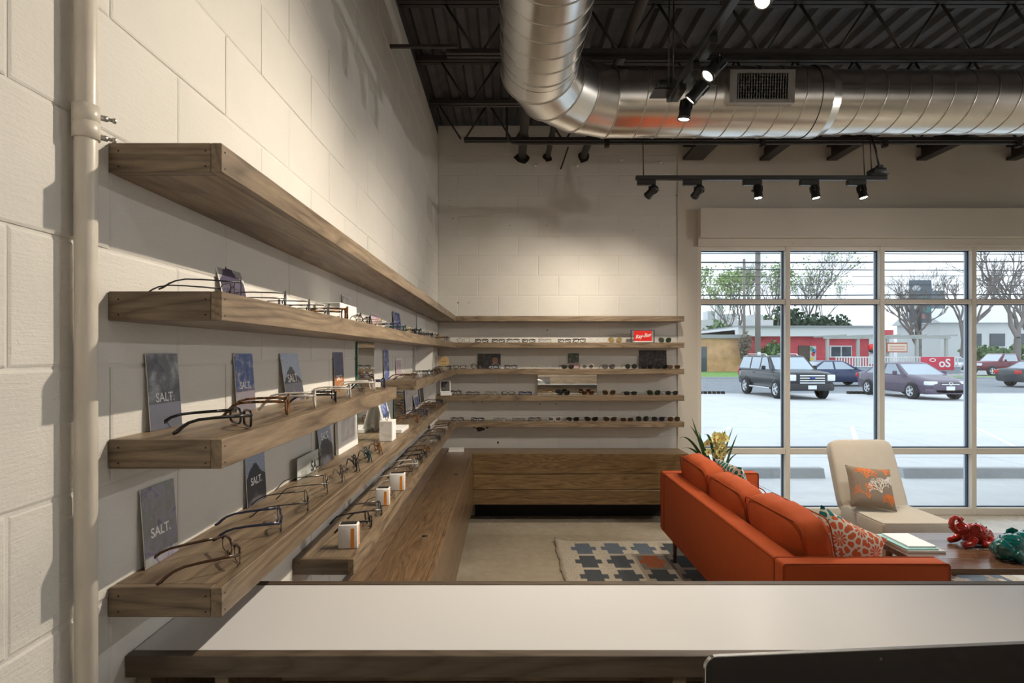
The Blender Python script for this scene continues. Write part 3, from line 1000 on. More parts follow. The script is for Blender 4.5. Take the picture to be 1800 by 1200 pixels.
def tort(name, a, b):
    m, nt, p = newmat(name)
    f = noise(nt, coords(nt), 90, 3, 0.5, 0.6)
    link(nt, ramp(nt, f, [(0.42, a), (0.58, b)]), p.inputs['Base Color'])
    p.inputs['Roughness'].default_value = 0.15
    return m


FR = {'black': pm('black_acetate', (0.012, 0.012, 0.013), 0.15), 'tortoiseshell': tort('tortoiseshell', (0.035, 0.014, 0.006), (0.22, 0.09, 0.02)),
      'gunmetal': pm('gunmetal', (0.16, 0.155, 0.15), 0.3, 1.0), 'silver': pm('silver_metal', (0.62, 0.62, 0.62), 0.2, 1.0),
      'gold': pm('gold_metal', (0.62, 0.44, 0.18), 0.25, 1.0), 'brown': pm('brown_acetate', (0.055, 0.025, 0.012), 0.18),
      'navy': pm('navy_acetate', (0.02, 0.026, 0.06), 0.18), 'teal': pm('dark_teal_acetate', (0.012, 0.05, 0.055), 0.18),
      'crystal': pm('clear_acetate', (0.55, 0.52, 0.47), 0.1, spec=0.8), 'charcoal': pm('charcoal_metal', (0.05, 0.05, 0.05), 0.3, 0.6)}


def sup(a, b, n, k=26, skew=0.0, lift=0.0):
    out = []
    for i in range(k):
        t = 2 * PI * i / k
        c, s = math.cos(t), math.sin(t)
        x = a * math.copysign(abs(c) ** (2 / n), c)
        z = b * math.copysign(abs(s) ** (2 / n), s)
        x += skew * (z / b) * a
        z += lift * max(0, x / a) * (b if z > 0 else 0.2 * b)
        out.append((x, z))
    return out


SHAPES = {'rectangular': (0.0258, 0.0158, 3.6, 0.02, 0.0), 'round': (0.0232, 0.0220, 2.0, 0, 0), 'square': (0.0252, 0.0195, 3.0, 0.03, 0.0),
          'aviator': (0.0275, 0.0235, 2.5, 0.12, 0.0), 'cat-eye': (0.0262, 0.0188, 2.6, 0.10, 0.25), 'oval': (0.0255, 0.0182, 2.3, 0.03, 0.0)}
EYE = {}


def eye_meshes(shape, style):
    """style: 'thick' acetate, 'thin' wire, 'browline' (heavy top), 'rimless'"""
    key = (shape, style)
    if key in EYE:
        return EYE[key]
    a, b, n, sk, lf = SHAPES[shape]
    tr = {'thick': 0.0026, 'thin': 0.0011, 'browline': 0.0010, 'rimless': 0.0008}[style]
    pts = sup(a, b, n, 26, sk, lf)
    zc = b + tr + 0.0005
    cx = a + 0.0095
    fr = MB()
    lenses = []
    for s in (-1, 1):
        loop = [(s * (cx + x), -0.0006 * (x / a) ** 2 + 0.004 * max(0, x / a) ** 2, zc + z) for x, z in pts]
        if style != 'rimless':
            fr.tube(loop, tr, 5, True)
        if style == 'browline':
            top = [p for p, q in zip(loop, pts) if q[1] > 0.35 * b]
            top.sort(key=lambda p: p[0])
            fr.tube(top, 0.0027, 5)
        ln = MB()
        ln.add([(p[0], p[1] + 0.0003, p[2]) for p in loop] + [(s * cx, -0.0009, zc)], [(i, (i + 1) % 26, 26) for i in range(26)], 0, True)
        lenses.append(ln.mesh('lens'))
        hx = s * (cx + a + 0.0065)
        hz = zc + 0.55 * b
        fr.tube([(s * (cx + a * 0.97), 0.003, zc + 0.5 * b), (s * (cx + a + 0.004), 0.0035, hz), (hx, 0.007, hz)], max(tr, 0.0012), 5)
        if style in ('thin', 'browline', 'rimless'):
            fr.tube([(s * 0.0095, 0.001, zc + 0.003), (s * 0.008, 0.006, zc), (s * 0.0075, 0.007, zc - 0.004)], 0.0005, 4)
            fr.ball((s * 0.0072, 0.0075, zc - 0.005), 0.0013, 0.002, 0.004, 6, 4)
    w2 = 0.0095 + (0.0 if style == 'thick' else 0.0008)
    fr.tube([(-w2, 0, zc + 0.25 * b), (-w2 * 0.45, -0.0012, zc + 0.25 * b + 0.003), (w2 * 0.45, -0.0012, zc + 0.25 * b + 0.003), (w2, 0, zc + 0.25 * b)], max(tr, 0.0010), 5)
    hx, hz = cx + a + 0.0065, zc + 0.55 * b
    tm = MB()
    rr = {'thick': 0.0036, 'thin': 0.0017, 'browline': 0.0032, 'rimless': 0.0013}[style]
    path = [(0, 0, 0), (0, 0.03, 0.0004), (0, 0.065, 0.0), (0, 0.092, -0.0015), (0, 0.108, -0.006), (0, 0.118, -hz * 0.45), (0, 0.127, -hz * 0.74), (0, 0.134, -hz + 0.003)]
    tm.tube(path, [rr * k for k in (1.1, 1, 0.9, 0.85, 0.9, 1.05, 1.15, 0.9)], 6, flat=0.5)
    EYE[key] = (fr.mesh('front_frame'), lenses, tm.mesh('temple'), hx, hz)
    return EYE[key]


TAGM = MB().box(-0.003, 0.003, -0.0003, 0.0003, -0.022, 0.0).mesh('price_tag')
NE = 0


def glasses(x, y, z, yaw, shape, style, colour, lens, label, folded=False, tagged=False, group='eyewear', lift=0.0, pitch=0.0):
    fm, lm, tm, hx, hz = eye_meshes(shape, style)
    sun = lens not in ('lens', 'lens_blue')
    g = thing('sunglasses' if sun else 'eyeglasses', label, 'sunglasses' if sun else 'eyeglasses', (x, y, z + 0.0006), (pitch, 0, yaw), group)
    fmat = FR[colour]
    place(fm, 'front_frame', fmat, g)
    for l in lm:
        place(l, 'lens', M[lens], g)
    for s in (-1, 1):
        rz = 0.0
        yy = 0.007
        if folded:
            rz = s * math.radians(96 if s > 0 else 84)
            yy = 0.008 if s > 0 else 0.013
        else:
            rz = s * math.radians(3)
        place(tm, 'temple', fmat, g, (s * hx, yy, hz), (0, 0, rz))
    if tagged:
        place(TAGM, 'price_tag', M['white_card'], g, (hx * 0.8, 0.012, 0.011), (0.5, 1.2, 0.8))
    return g


def pick(i, kinds):
    return kinds[i % len(kinds)]


# --- left wall, four shelves, pairs listed from the near end
OPT = [('rectangular', 'thick', 'black'), ('square', 'thick', 'tortoiseshell'), ('round', 'thin', 'gunmetal'), ('rectangular', 'thin', 'charcoal'),
       ('oval', 'browline', 'brown'), ('round', 'thick', 'crystal'), ('rectangular', 'browline', 'gunmetal'), ('cat-eye', 'thick', 'black'),
       ('square', 'thin', 'silver'), ('oval', 'thin', 'gold'), ('square', 'thick', 'navy'), ('rectangular', 'thick', 'teal')]
stname = {'thick': 'acetate', 'thin': 'wire', 'browline': 'browline', 'rimless': 'rimless'}


ZONES = {1: [(1.98, 2.32)], 2: [(4.05, 4.35), (4.5, 4.75)], 3: [(1.76, 2.06), (2.1, 2.6)]}


def left_row(k, ys, phrase, specs=None, seed=1, jit=0.004):
    r = random.Random(seed)
    for i, y in enumerate(ys):
        sp = (specs or {}).get(i) or OPT[r.randrange(len(OPT))] + ('lens_blue' if r.random() < 0.28 else 'lens',)
        if len(sp) == 3:
            sp = sp + ('lens',)
        first = i == 0 and y < 1.5
        yaw = math.radians((134 if first else 112) + r.uniform(-4, 4))
        lab = '%s %s %s glasses, %s from the near end of %s' % (sp[2], sp[0], stname[sp[1]], ordw[i], phrase)
        fold = any(a < y < b for a, b in ZONES.get(k, ()))
        glasses(X0 + (0.148 if first else 0.163) + r.uniform(-jit, jit), y, SZ[k], yaw, sp[0], sp[1], sp[2], sp[3], lab, fold, r.random() < 0.45, 'eyewear on the left wall shelves')


def spread(a, b, step, seed):
    r = random.Random(seed)
    out, y = [], a
    while y < b:
        out.append(y)
        y += step + r.uniform(-0.006, 0.012)
    return out


left_row(1, [1.125, 1.36, 1.525, 1.69, 1.86, 2.03] + spread(2.20, 5.25, 0.175, 3), "the left second shelf",
         {0: ('rectangular', 'thin', 'charcoal'), 1: ('oval', 'thin', 'gunmetal', 'lens_blue'), 2: ('rectangular', 'thin', 'charcoal', 'lens_blue'), 3: ('oval', 'thin', 'gunmetal', 'lens_blue')}, 11)
left_row(2, [1.165, 1.385, 1.56, 1.745, 1.92, 2.09, 2.26, 2.43], "the short third-row shelf",
         {0: ('rectangular', 'thick', 'black'), 1: ('round', 'thick', 'tortoiseshell'), 2: ('round', 'thick', 'crystal'), 3: ('rectangular', 'thick', 'black'), 4: ('square', 'thick', 'crystal', 'lens_blue')}, 12)
left_row(2, spread(3.25, 5.30, 0.175, 5), "the shelf beyond the mirror", {1: ('square', 'thick', 'crystal', 'lens_blue'), 2: ('square', 'thin', 'gunmetal', 'lens_blue')}, 13)
left_row(3, [1.125, 1.335, 1.505, 1.67, 1.835, 2.00, 2.17, 2.345] + spread(3.36, 4.64, 0.172, 8), "the left fourth shelf",
         {0: ('rectangular', 'browline', 'brown'), 1: ('rectangular', 'browline', 'navy'), 2: ('rectangular', 'thin', 'charcoal'), 3: ('round', 'thin', 'gunmetal'), 4: ('square', 'thin', 'charcoal'),
          5: ('square', 'thick', 'charcoal'), 6: ('square', 'thick', 'teal'), 7: ('square', 'thick', 'tortoiseshell')}, 14)
left_row(4, [2.20, 2.37, 2.62, 2.88] + spread(3.12, 5.3, 0.175, 9), "the lowest left shelf",
         {0: ('square', 'thick', 'black'), 1: ('rectangular', 'thick', 'gunmetal', 'lens_blue'), 2: ('rectangular', 'thin', 'charcoal')}, 15)

# --- back wall
SH = 988.6 / 5.555


def bx(px):
    return (px - 891.0) / SH


def back_row(k, items, phrase, seed):
    r = random.Random(seed)
    for i, (X, shape, style, colour, lens, fold) in enumerate(items):
        kind = 'sunglasses' if lens not in ('lens', 'lens_blue') else 'glasses'
        lab = '%s %s %s, %s from the left on %s' % (colour, shape, kind, ordw[i], phrase)
        glasses(X, 5.556 + r.uniform(-0.008, 0.008), SZ[k], math.radians(r.uniform(-7, 7)), shape, style, colour, lens, lab, fold, r.random() < 0.4, 'eyewear on the back wall shelves')


cl = 'lens'
back_row(1, [(-0.43, 'square', 'thin', 'charcoal', cl, False), (-0.25, 'rectangular', 'thick', 'black', cl, True), (-0.085, 'rectangular', 'thick', 'black', cl, True), (0.06, 'oval', 'browline', 'charcoal', cl, True),
             (0.215, 'rectangular', 'thick', 'black', cl, True), (0.375, 'oval', 'thin', 'gunmetal', cl, True), (0.57, 'rectangular', 'thick', 'black', cl, True), (0.715, 'square', 'thick', 'black', cl, True),
             (0.895, 'aviator', 'rimless', 'charcoal', cl, False), (1.068, 'aviator', 'thin', 'gold', 'lens_gold', False), (1.56, 'aviator', 'thin', 'charcoal', 'lens_green', False)],
         "the back wall's second shelf", 21)
back_row(2, [(-0.47, 'rectangular', 'thick', 'black', cl, False), (-0.30, 'round', 'thick', 'black', cl, False), (-0.14, 'square', 'thick', 'black', cl, True), (0.04, 'oval', 'thick', 'navy', cl, True), (0.20, 'oval', 'rimless', 'silver', cl, True),
             (0.34, 'rectangular', 'rimless', 'silver', cl, True), (0.46, 'oval', 'rimless', 'gunmetal', cl, False), (0.60, 'oval', 'thick', 'black', 'lens_dark', False), (0.80, 'round', 'thick', 'crystal', 'lens_grey', False),
             (1.005, 'square', 'thick', 'charcoal', 'lens_grey', False), (1.225, 'round', 'thick', 'black', 'lens_green', False), (1.385, 'square', 'thick', 'black', 'lens_dark', False),
             (1.525, 'square', 'thick', 'black', 'lens_dark', False), (1.645, 'rectangular', 'thick', 'tortoiseshell', 'lens_brown', False)], "the back wall's third shelf", 22)
back_row(3, [(-0.51, 'round', 'thick', 'charcoal', cl, True), (-0.335, 'rectangular', 'thick', 'gunmetal', cl, True), (-0.155, 'oval', 'thin', 'charcoal', cl, True), (0.012, 'rectangular', 'thick', 'black', cl, False),
             (0.18, 'rectangular', 'thick', 'navy', 'lens_blue', True), (0.40, 'oval', 'thin', 'gold', cl, True), (0.56, 'square', 'thick', 'black', 'lens_dark', False), (0.80, 'cat-eye', 'thick', 'tortoiseshell', 'lens_brown', False),
             (1.01, 'aviator', 'thin', 'gold', 'lens_brown', False), (1.22, 'rectangular', 'thick', 'black', 'lens_dark', False), (1.45, 'aviator', 'thin', 'charcoal', 'lens_green', False), (1.63, 'oval', 'thick', 'black', 'lens_dark', False)],
         "the back wall's fourth shelf", 23)
back_row(4, [(-0.49, 'oval', 'thick', 'charcoal', cl, True), (-0.29, 'rectangular', 'thick', 'navy', cl, True), (-0.07, 'oval', 'thin', 'gunmetal', cl, True), (0.118, 'rectangular', 'thin', 'charcoal', cl, True), (0.275, 'oval', 'thick', 'charcoal', cl, True),
             (0.47, 'cat-eye', 'thick', 'crystal', 'lens_mirror', False), (0.65, 'oval', 'thick', 'black', 'lens_dark', False), (0.835, 'cat-eye', 'thick', 'black', 'lens_dark', False), (1.02, 'cat-eye', 'thick', 'brown', 'lens_brown', False),
             (1.185, 'rectangular', 'thin', 'brown', 'lens_brown', False), (1.34, 'aviator', 'thin', 'black', 'lens_dark', False), (1.495, 'square', 'thick', 'navy', 'lens_dark', False), (1.65, 'square', 'thick', 'brown', 'lens_brown', False)],
         "the back wall's lowest shelf", 24)

# ================================================================== cards, stands and boxes on the shelves
def picture(name, kind, cols, scale=9.0, h=0.15, w=0.1):
    """flat print: kind 'cloud' noise sky, 'peak' = sky over a jagged ridge over ground, 'map' = marbled"""
    m, nt, p = newmat(name)
    p.inputs['Roughness'].default_value = 0.35
    v = coords(nt)
    sep = nt.nodes.new('ShaderNodeSeparateXYZ')
    link(nt, v, sep.inputs[0])
    f = noise(nt, v, scale, 6, 0.6, 0.4)
    if kind == 'cloud':
        c = ramp(nt, f, [(0.36, cols[0]), (0.52, cols[1]), (0.66, cols[2])])
        if len(cols) > 3:
            g = math_(nt, 'ADD', math_(nt, 'DIVIDE', sep.outputs['Z'], h), math_(nt, 'MULTIPLY', f, 0.06))
            c = mix(nt, ramp(nt, g, [(0.36, (1, 1, 1)), (0.44, (0, 0, 0))]), c, cols[3])
    elif kind == 'peak':
        ridge = math_(nt, 'ADD', math_(nt, 'DIVIDE', sep.outputs['Z'], h), math_(nt, 'MULTIPLY', math_(nt, 'ABSOLUTE', math_(nt, 'ADD', sep.outputs['X'], 0.004)), 5.0))
        ridge = math_(nt, 'ADD', ridge, math_(nt, 'MULTIPLY', f, 0.35))
        c = ramp(nt, ridge, [(0.34, cols[2]), (0.46, cols[1]), (0.93, cols[1]), (0.95, cols[0])])
        c = mix(nt, 0.45, c, ramp(nt, noise(nt, v, scale * 5, 4), [(0.35, (0.5, 0.5, 0.5)), (0.65, (1.4, 1.4, 1.4))]), 'MULTIPLY')
    else:
        c = ramp(nt, math_(nt, 'FRACT', math_(nt, 'MULTIPLY', f, 3.0)), [(0.0, cols[0]), (0.35, cols[1]), (0.7, cols[2]), (1.0, cols[1])])
    link(nt, c, p.inputs['Base Color'])
    return m


SALT_W = text_mesh('SALT.', 0.026, 0.0002, 0, 0.0003)
SALT_B = text_mesh('SALT.', 0.048, 0.0004, 0, 0.0008)


def card(y0, y1, z, h, mat, label, lean=8, salt=None, border=0.0, curve=0.0, xoff=0.0, thick=0.0016, group='cards on the left wall shelves', wall='left', kind='display_card', cat='card'):
    w_ = y1 - y0
    off = h * math.sin(math.radians(lean)) + thick + 0.004 + xoff
    if wall == 'left':
        loc, rz = (X0 + off, (y0 + y1) / 2, z + 0.0008), PI / 2
    else:
        loc, rz = ((y0 + y1) / 2, YB - off, z + 0.0008), 0.0
    t = thing(kind, label, cat, loc, (-math.radians(lean), 0, rz), group)
    mb = MB()
    if curve:
        n = 10
        vs = []
        for i in range(n + 1):
            u = i / n
            yy = curve * (u * u)
            vs += [(-w_ / 2, yy, u * h), (w_ / 2, yy, u * h), (w_ / 2, yy + thick, u * h), (-w_ / 2, yy + thick, u * h)]
        fs = [(0, 1, 2, 3), (4 * n, 4 * n + 1, 4 * n + 2, 4 * n + 3)]
        for i in range(n):
            a = 4 * i
            fs += [(a + j, a + (j + 1) % 4, a + 4 + (j + 1) % 4, a + 4 + j) for j in range(4)]
        mb.add(vs, fs)
        mb.build('backing', M['white_card'], t)
        pb = MB()
        vs = []
        for i in range(n + 1):
            u = 0.03 + 0.94 * i / n
            yy = curve * (u * u) - 0.0004
            vs += [(-w_ / 2 + border, yy, u * h), (w_ / 2 - border, yy, u * h)]
        pb.add(vs, [(2 * i, 2 * i + 1, 2 * i + 3, 2 * i + 2) for i in range(n)])
        pb.build('print', mat, t)
    else:
        mb.box(-w_ / 2, w_ / 2, 0, thick, 0, h)
        mb.build('backing', M['white_card'], t)
        MB().box(-w_ / 2 + border, w_ / 2 - border, -0.0003, 0, border, h - border).build('print', mat, t)
    if salt is not None:
        me, sz, mt = SALT_W, salt, M['white_ink']
        k = w_ / 0.105
        o = place(me, 'lettering', mt, t, (0, -0.0006, sz))
        o.scale = (k, 1, k)
    return t


grey_sky = picture('print_storm_sky', 'cloud', [(0.06, 0.06, 0.075), (0.15, 0.15, 0.17), (0.42, 0.44, 0.46), (0.11, 0.115, 0.15)], 22)
blue_sky = picture('print_blue_sky', 'cloud', [(0.05, 0.10, 0.30), (0.10, 0.16, 0.38), (0.55, 0.52, 0.58), (0.20, 0.18, 0.21)], 45)
peak_pale = picture('print_rock_tower', 'peak', [(0.45, 0.55, 0.72), (0.06, 0.065, 0.085), (0.22, 0.18, 0.20)], 30)
peak_dark = picture('print_dark_peak', 'peak', [(0.30, 0.36, 0.48), (0.025, 0.03, 0.045), (0.09, 0.09, 0.11)], 30)
sunset = picture('print_sunset', 'cloud', [(0.05, 0.08, 0.18), (0.10, 0.12, 0.20), (0.12, 0.16, 0.30), (0.42, 0.16, 0.05)], 14)
topo = picture('print_topographic', 'map', [(0.12, 0.11, 0.15), (0.30, 0.28, 0.35), (0.22, 0.24, 0.20)], 20)
redpeak = picture('print_red_peak', 'peak', [(0.40, 0.40, 0.40), (0.07, 0.06, 0.11), (0.62, 0.22, 0.30)], 26)
bluecard = picture('print_blue_figure', 'cloud', [(0.03, 0.06, 0.28), (0.10, 0.16, 0.42), (0.70, 0.72, 0.78)], 30)
pinkcard = picture('print_pink_violet', 'cloud', [(0.30, 0.22, 0.42), (0.60, 0.40, 0.48), (0.75, 0.70, 0.74)], 60)
palecard = picture('print_pale', 'cloud', [(0.45, 0.42, 0.43), (0.62, 0.60, 0.60), (0.72, 0.71, 0.70)], 20)
darkcard = picture('print_dark_portrait', 'cloud', [(0.012, 0.012, 0.014), (0.03, 0.028, 0.03), (0.14, 0.10, 0.08)], 30)

# second shelf of the left wall
card(1.345, 1.475, SZ[1], 0.152, redpeak, 'curled postcard of a jagged peak with red edge on the second shelf', 6, border=0.004, curve=0.022)
card(1.715, 1.86, SZ[1], 0.062, M['white_card'], 'small white calendar card propped on the second shelf', 8)
card(2.36, 2.50, SZ[1], 0.14, palecard, 'pale grey postcard leaning behind the mirrored cube', 8, border=0.004)
card(2.86, 3.05, SZ[1], 0.10, pinkcard, 'pink and violet postcard on the second shelf', 8, border=0.004)
card(3.40, 3.62, SZ[1], 0.15, bluecard, 'blue postcard leaning on the second shelf', 10)
card(4.32, 4.75, SZ[1], 0.20, M['white_card'], 'plain white sheet standing near the corner of the second shelf', 2)
mc = thing('mirror_cube', 'small mirrored display cube with a white side on the second shelf', 'display cube', (X0 + 0.055, 2.13, SZ[1] + 0.0006), (0, 0, PI / 2))
MB().bbox(-0.11, 0.11, -0.045, 0.045, 0, 0.075, 0.002).build('body', M['white_card'], mc)
MB().box(-0.1115, -0.1102, -0.042, 0.042, 0.003, 0.072).build('mirror_face', M['mirror'], mc)
# third row
card(1.078, 1.181, SZ[2], 0.150, grey_sky, 'storm-cloud card lettered SALT. at the near end of the third row', 4, 0.062)
card(1.425, 1.528, SZ[2], 0.150, blue_sky, 'bright blue cloudy-sky card lettered SALT. on the third row', 4, 0.066)
card(1.715, 1.86, SZ[2], 0.152, peak_pale, 'leaning card of a dark rock tower lettered SALT. on the third row', 9, 0.072)
card(2.245, 2.37, SZ[2], 0.155, sunset, 'narrow sunset card lettered SALT. at the end of the short shelf', 3, 0.05)
card(3.15, 3.28, SZ[2], 0.17, bluecard, 'tall thin blue card on the shelf beyond the mirror', 3)
card(3.50, 3.68, SZ[2], 0.12, pinkcard, 'white card with violet print on the shelf beyond the mirror', 4, border=0.012)
fs = thing('folding_stand', 'open white folding card standing on the shelf beyond the mirror', 'card stand', (X0 + 0.085, 4.20, SZ[2] + 0.0006), (0, 0, PI / 2))
MB().prism([(-0.075, 0.0), (-0.071, 0.0), (-0.010, 0.205), (-0.014, 0.205)], 'y', -0.06, 0.06).build('panel', M['white_card'], fs)
MB().prism([(0.075, 0.0), (0.071, 0.0), (-0.010, 0.205), (-0.006, 0.205)], 'y', -0.06, 0.06).build('panel', M['white_card'], fs)
ply = pm('pale_plywood', (0.62, 0.44, 0.22), 0.5, var=0.1, vs=20)
wbx = thing('wooden_box', 'small pale wooden box near the corner of the third row', 'box', (X0 + 0.06, 4.62, SZ[2] + 0.0006), (0, 0, PI / 2))
MB().bbox(-0.06, 0.06, -0.03, 0.03, 0, 0.115, 0.002).build('body', ply, wbx)
MB().bbox(-0.063, 0.063, -0.033, 0.033, 0.1155, 0.125, 0.002).build('lid', ply, wbx)
hs = thing('house_sign', 'pale wooden house-shaped sign in the corner of the third row', 'sign', (-0.615, 5.47, SZ[2] + 0.0006))
MB().prism([(-0.05, 0), (0.05, 0), (0.05, 0.095), (0.022, 0.125), (-0.022, 0.125), (-0.05, 0.095)], 'y', 0, 0.02).build('board', ply, hs)
for hx_, hz_ in ((-0.018, 0.075), (-0.006, 0.077), (0.008, 0.075), (0.019, 0.076), (-0.012, 0.045), (0.012, 0.045)):
    MB().box(hx_ - 0.004, hx_ + 0.004, -0.0008, 0, hz_ - 0.003, hz_ + 0.003).build('mark', M['black_ink'], hs)
# tall mirrors
for (ya_, yb_, za, zb, lab) in ((2.585, 2.905, SZ[3], SZ[1] - TH - 0.002, 'tall green-edged mirror on the left wall between the third-row shelves'),
                                (3.43, 3.735, SZ[3], SZ[2] - TH - 0.002, 'low green-edged mirror on the left wall under the third row')):
    mm = thing('wall_mirror', lab, 'mirror', (X0 + 0.004, (ya_ + yb_) / 2, za + 0.0006), (0, 0, PI / 2), 'mirrors on the left wall')
    hw = (yb_ - ya_) / 2
    MB().box(-hw, hw, -0.008, 0, 0, zb - za - 0.002).build('glass_edge', M['mirror_edge'], mm)
    MB().box(-hw + 0.002, hw - 0.002, -0.0092, -0.008, 0.002, zb - za - 0.004).build('mirror_face', M['mirror'], mm)
# fourth row
card(1.062, 1.168, SZ[3], 0.150, topo, 'marbled purple map card lettered SALT. at the near end of the fourth row', 4, 0.060)
card(1.485, 1.60, SZ[3], 0.165, peak_dark, 'dark mountain card lettered SALT. leaning under the short shelf', 3, 0.062)
card(2.04, 2.185, SZ[3], 0.17, peak_dark, 'dark blue card lettered SALT. beside the white framed print', 7, 0.10)
card(2.26, 2.55, SZ[3], 0.195, palecard, 'pale print in a wide white frame left of the tall mirror', 2, border=0.045, thick=0.012, kind='framed_print', cat='frame')
ab = thing('acrylic_block', 'clear acrylic block lettered SALT. in black on the fourth row', 'sign block', (X0 + 0.040, 1.905, SZ[3] + 0.0006), (0, 0, PI / 2))
MB().bbox(-0.105, 0.105, -0.014, 0.014, 0, 0.072, 0.002).build('block', M['acrylic'], ab)
MB().box(-0.1, 0.1, 0.0145, 0.0155, 0.001, 0.070).build('backing', M['white_card'], ab)
place(SALT_B, 'lettering', M['black_ink'], ab, (0, -0.0148, 0.036))
ds = thing('counter_display', 'white tilted display card with blue picture on a white tray base', 'display stand', (X0 + 0.095, 2.985, SZ[3] + 0.0006), (0, 0, PI / 2))
MB().bbox(-0.10, 0.10, -0.065, 0.035, 0, 0.020, 0.002).build('tray', M['white_card'], ds)
TT = Matrix.Translation((0, 0.025, 0.02)) @ Matrix.Rotation(-math.radians(14), 4, 'X')
MB().box(-0.095, 0.095, 0, 0.003, 0.0, 0.165, M=TT).build('panel', M['white_card'], ds)
MB().box(-0.07, 0.07, -0.0008, 0, 0.055, 0.16, M=TT).build('print', bluecard, ds)
wh = thing('white_box', 'plain white display box carrying a folded pair of glasses on the fourth row', 'box', (X0 + 0.135, 2.66, SZ[3] + 0.0006), (0, 0, PI / 2))
MB().bbox(-0.045, 0.045, -0.03, 0.03, 0, 0.095, 0.002).build('body', M['white_card'], wh)
MB().box(-0.03, 0.03, -0.0306, -0.03, 0.03, 0.07).build('print', M['white_ink'], wh)
glasses(X0 + 0.135, 2.66, SZ[3] + 0.0965, math.radians(95), 'oval', 'thin', 'gunmetal', 'lens', 'gunmetal folded glasses lying on the plain white display box', True, False, 'eyewear on the left wall shelves')
card(3.80, 4.02, SZ[3], 0.18, palecard, 'pale grey leaning card under the far third-row shelf', 4)
card(4.15, 4.36, SZ[3], 0.10, bluecard, 'white card with a bright blue splash near the fourth shelf end', 12, border=0.016)
card(4.42, 4.64, SZ[3], 0.19, darkcard, 'dark portrait card with white border at the fourth shelf end', 4, border=0.018)
pd = thing('picture_stand', 'dark picture on a white sloping stand at the corner of the fourth row', 'picture stand', (-0.60, 5.52, SZ[3] + 0.0006), (0, 0, math.radians(12)))
MB().bbox(-0.055, 0.055, -0.05, 0.03, 0, 0.03, 0.003).build('base', M['white_card'], pd)
TT = Matrix.Translation((0, 0.02, 0.03)) @ Matrix.Rotation(-math.radians(12), 4, 'X')
MB().box(-0.05, 0.05, 0, 0.003, 0.0, 0.115, M=TT).build('panel', M['white_card'], pd)
MB().box(-0.042, 0.042, -0.0008, 0, 0.010, 0.107, M=TT).build('print', darkcard, pd)
# lowest left shelf: white boxes with orange stripe
for (y, xo, h, w_, lab) in ((1.945, 0.152, 0.082, 0.066, 'nearest white case box with orange stripe on the lowest left shelf'),
                            (2.49, 0.150, 0.075, 0.060, 'middle white case box with orange stripe, half hidden under the shelf'),
                            (2.765, 0.160, 0.082, 0.075, 'farthest white case box with orange stripe on the lowest left shelf')):
    bxo = thing('case_box', lab, 'box', (X0 + xo, y, SZ[4] + 0.0006), (0, 0, math.radians(6)), 'white and orange case boxes')
    MB().bbox(-w_ / 2, w_ / 2, -0.022, 0.022, 0, h, 0.004, 2).build('body', M['white_card'], bxo)
    MB().box(w_ / 2 - 0.024, w_ / 2 - 0.012, -0.0226, -0.0221, 0.002, h - 0.012).build('stripe', M['orange_ink'], bxo)
    MB().box(w_ / 2 + 0.0001, w_ / 2 + 0.0006, -0.008, 0.008, 0.004, h - 0.006).build('stripe', M['orange_ink'], bxo)
    MB().box(-w_ / 2 + 0.006, w_ / 2 - 0.006, -0.016, 0.016, h + 0.0001, h + 0.0015).build('opening', M['black_gap'], bxo)
card(4.95, 5.25, SZ[4], 0.15, M['white_card'], 'white card leaning near the corner of the lowest left shelf', 8)
# back wall: cards, sign, mirror
rb = thing('acrylic_sign', 'red sign with white script in a clear acrylic frame on the back wall', 'sign', (1.345, 5.575, SZ[1] + 0.0006))
MB().bbox(-0.115, 0.115, -0.014, 0.014, 0, 0.125, 0.002).build('acrylic_frame', M['acrylic'], rb)
for (a_, b_, c_, d_) in ((-0.115, 0.115, 0.121, 0.125), (-0.115, 0.115, 0.0, 0.004), (-0.115, -0.112, 0.004, 0.121), (0.112, 0.115, 0.004, 0.121)):
    MB().box(a_, b_, -0.0146, 0.0146, c_, d_).build('edge', M['gasket'], rb)
MB().box(-0.088, 0.088, -0.0152, -0.0142, 0.016, 0.118).build('red_panel', M['red_sign'], rb)
MB().box(-0.095, 0.095, -0.0152, -0.0142, 0.006, 0.0155).build('white_strip', M['white_ink'], rb)
o = place(text_mesh('Ray-Ban', 0.052, 0.0003, 0.45, 0.0006), 'lettering', M['white_ink'], rb, (0.0, -0.0158, 0.066), (0, -math.radians(9), 0))
o.scale = (0.92, 1, 1)
po = card(-0.297, -0.062, SZ[2], 0.150, darkcard, 'landscape advert card with a smiling portrait on the back wall', 5, group='cards on the back wall shelves', wall='back')
skin = pm('print_skin', (0.32, 0.17, 0.10), 0.4)
hair = pm('print_hair', (0.012, 0.010, 0.010), 0.4)
shirt = pm('print_shirt', (0.30, 0.32, 0.36), 0.4)
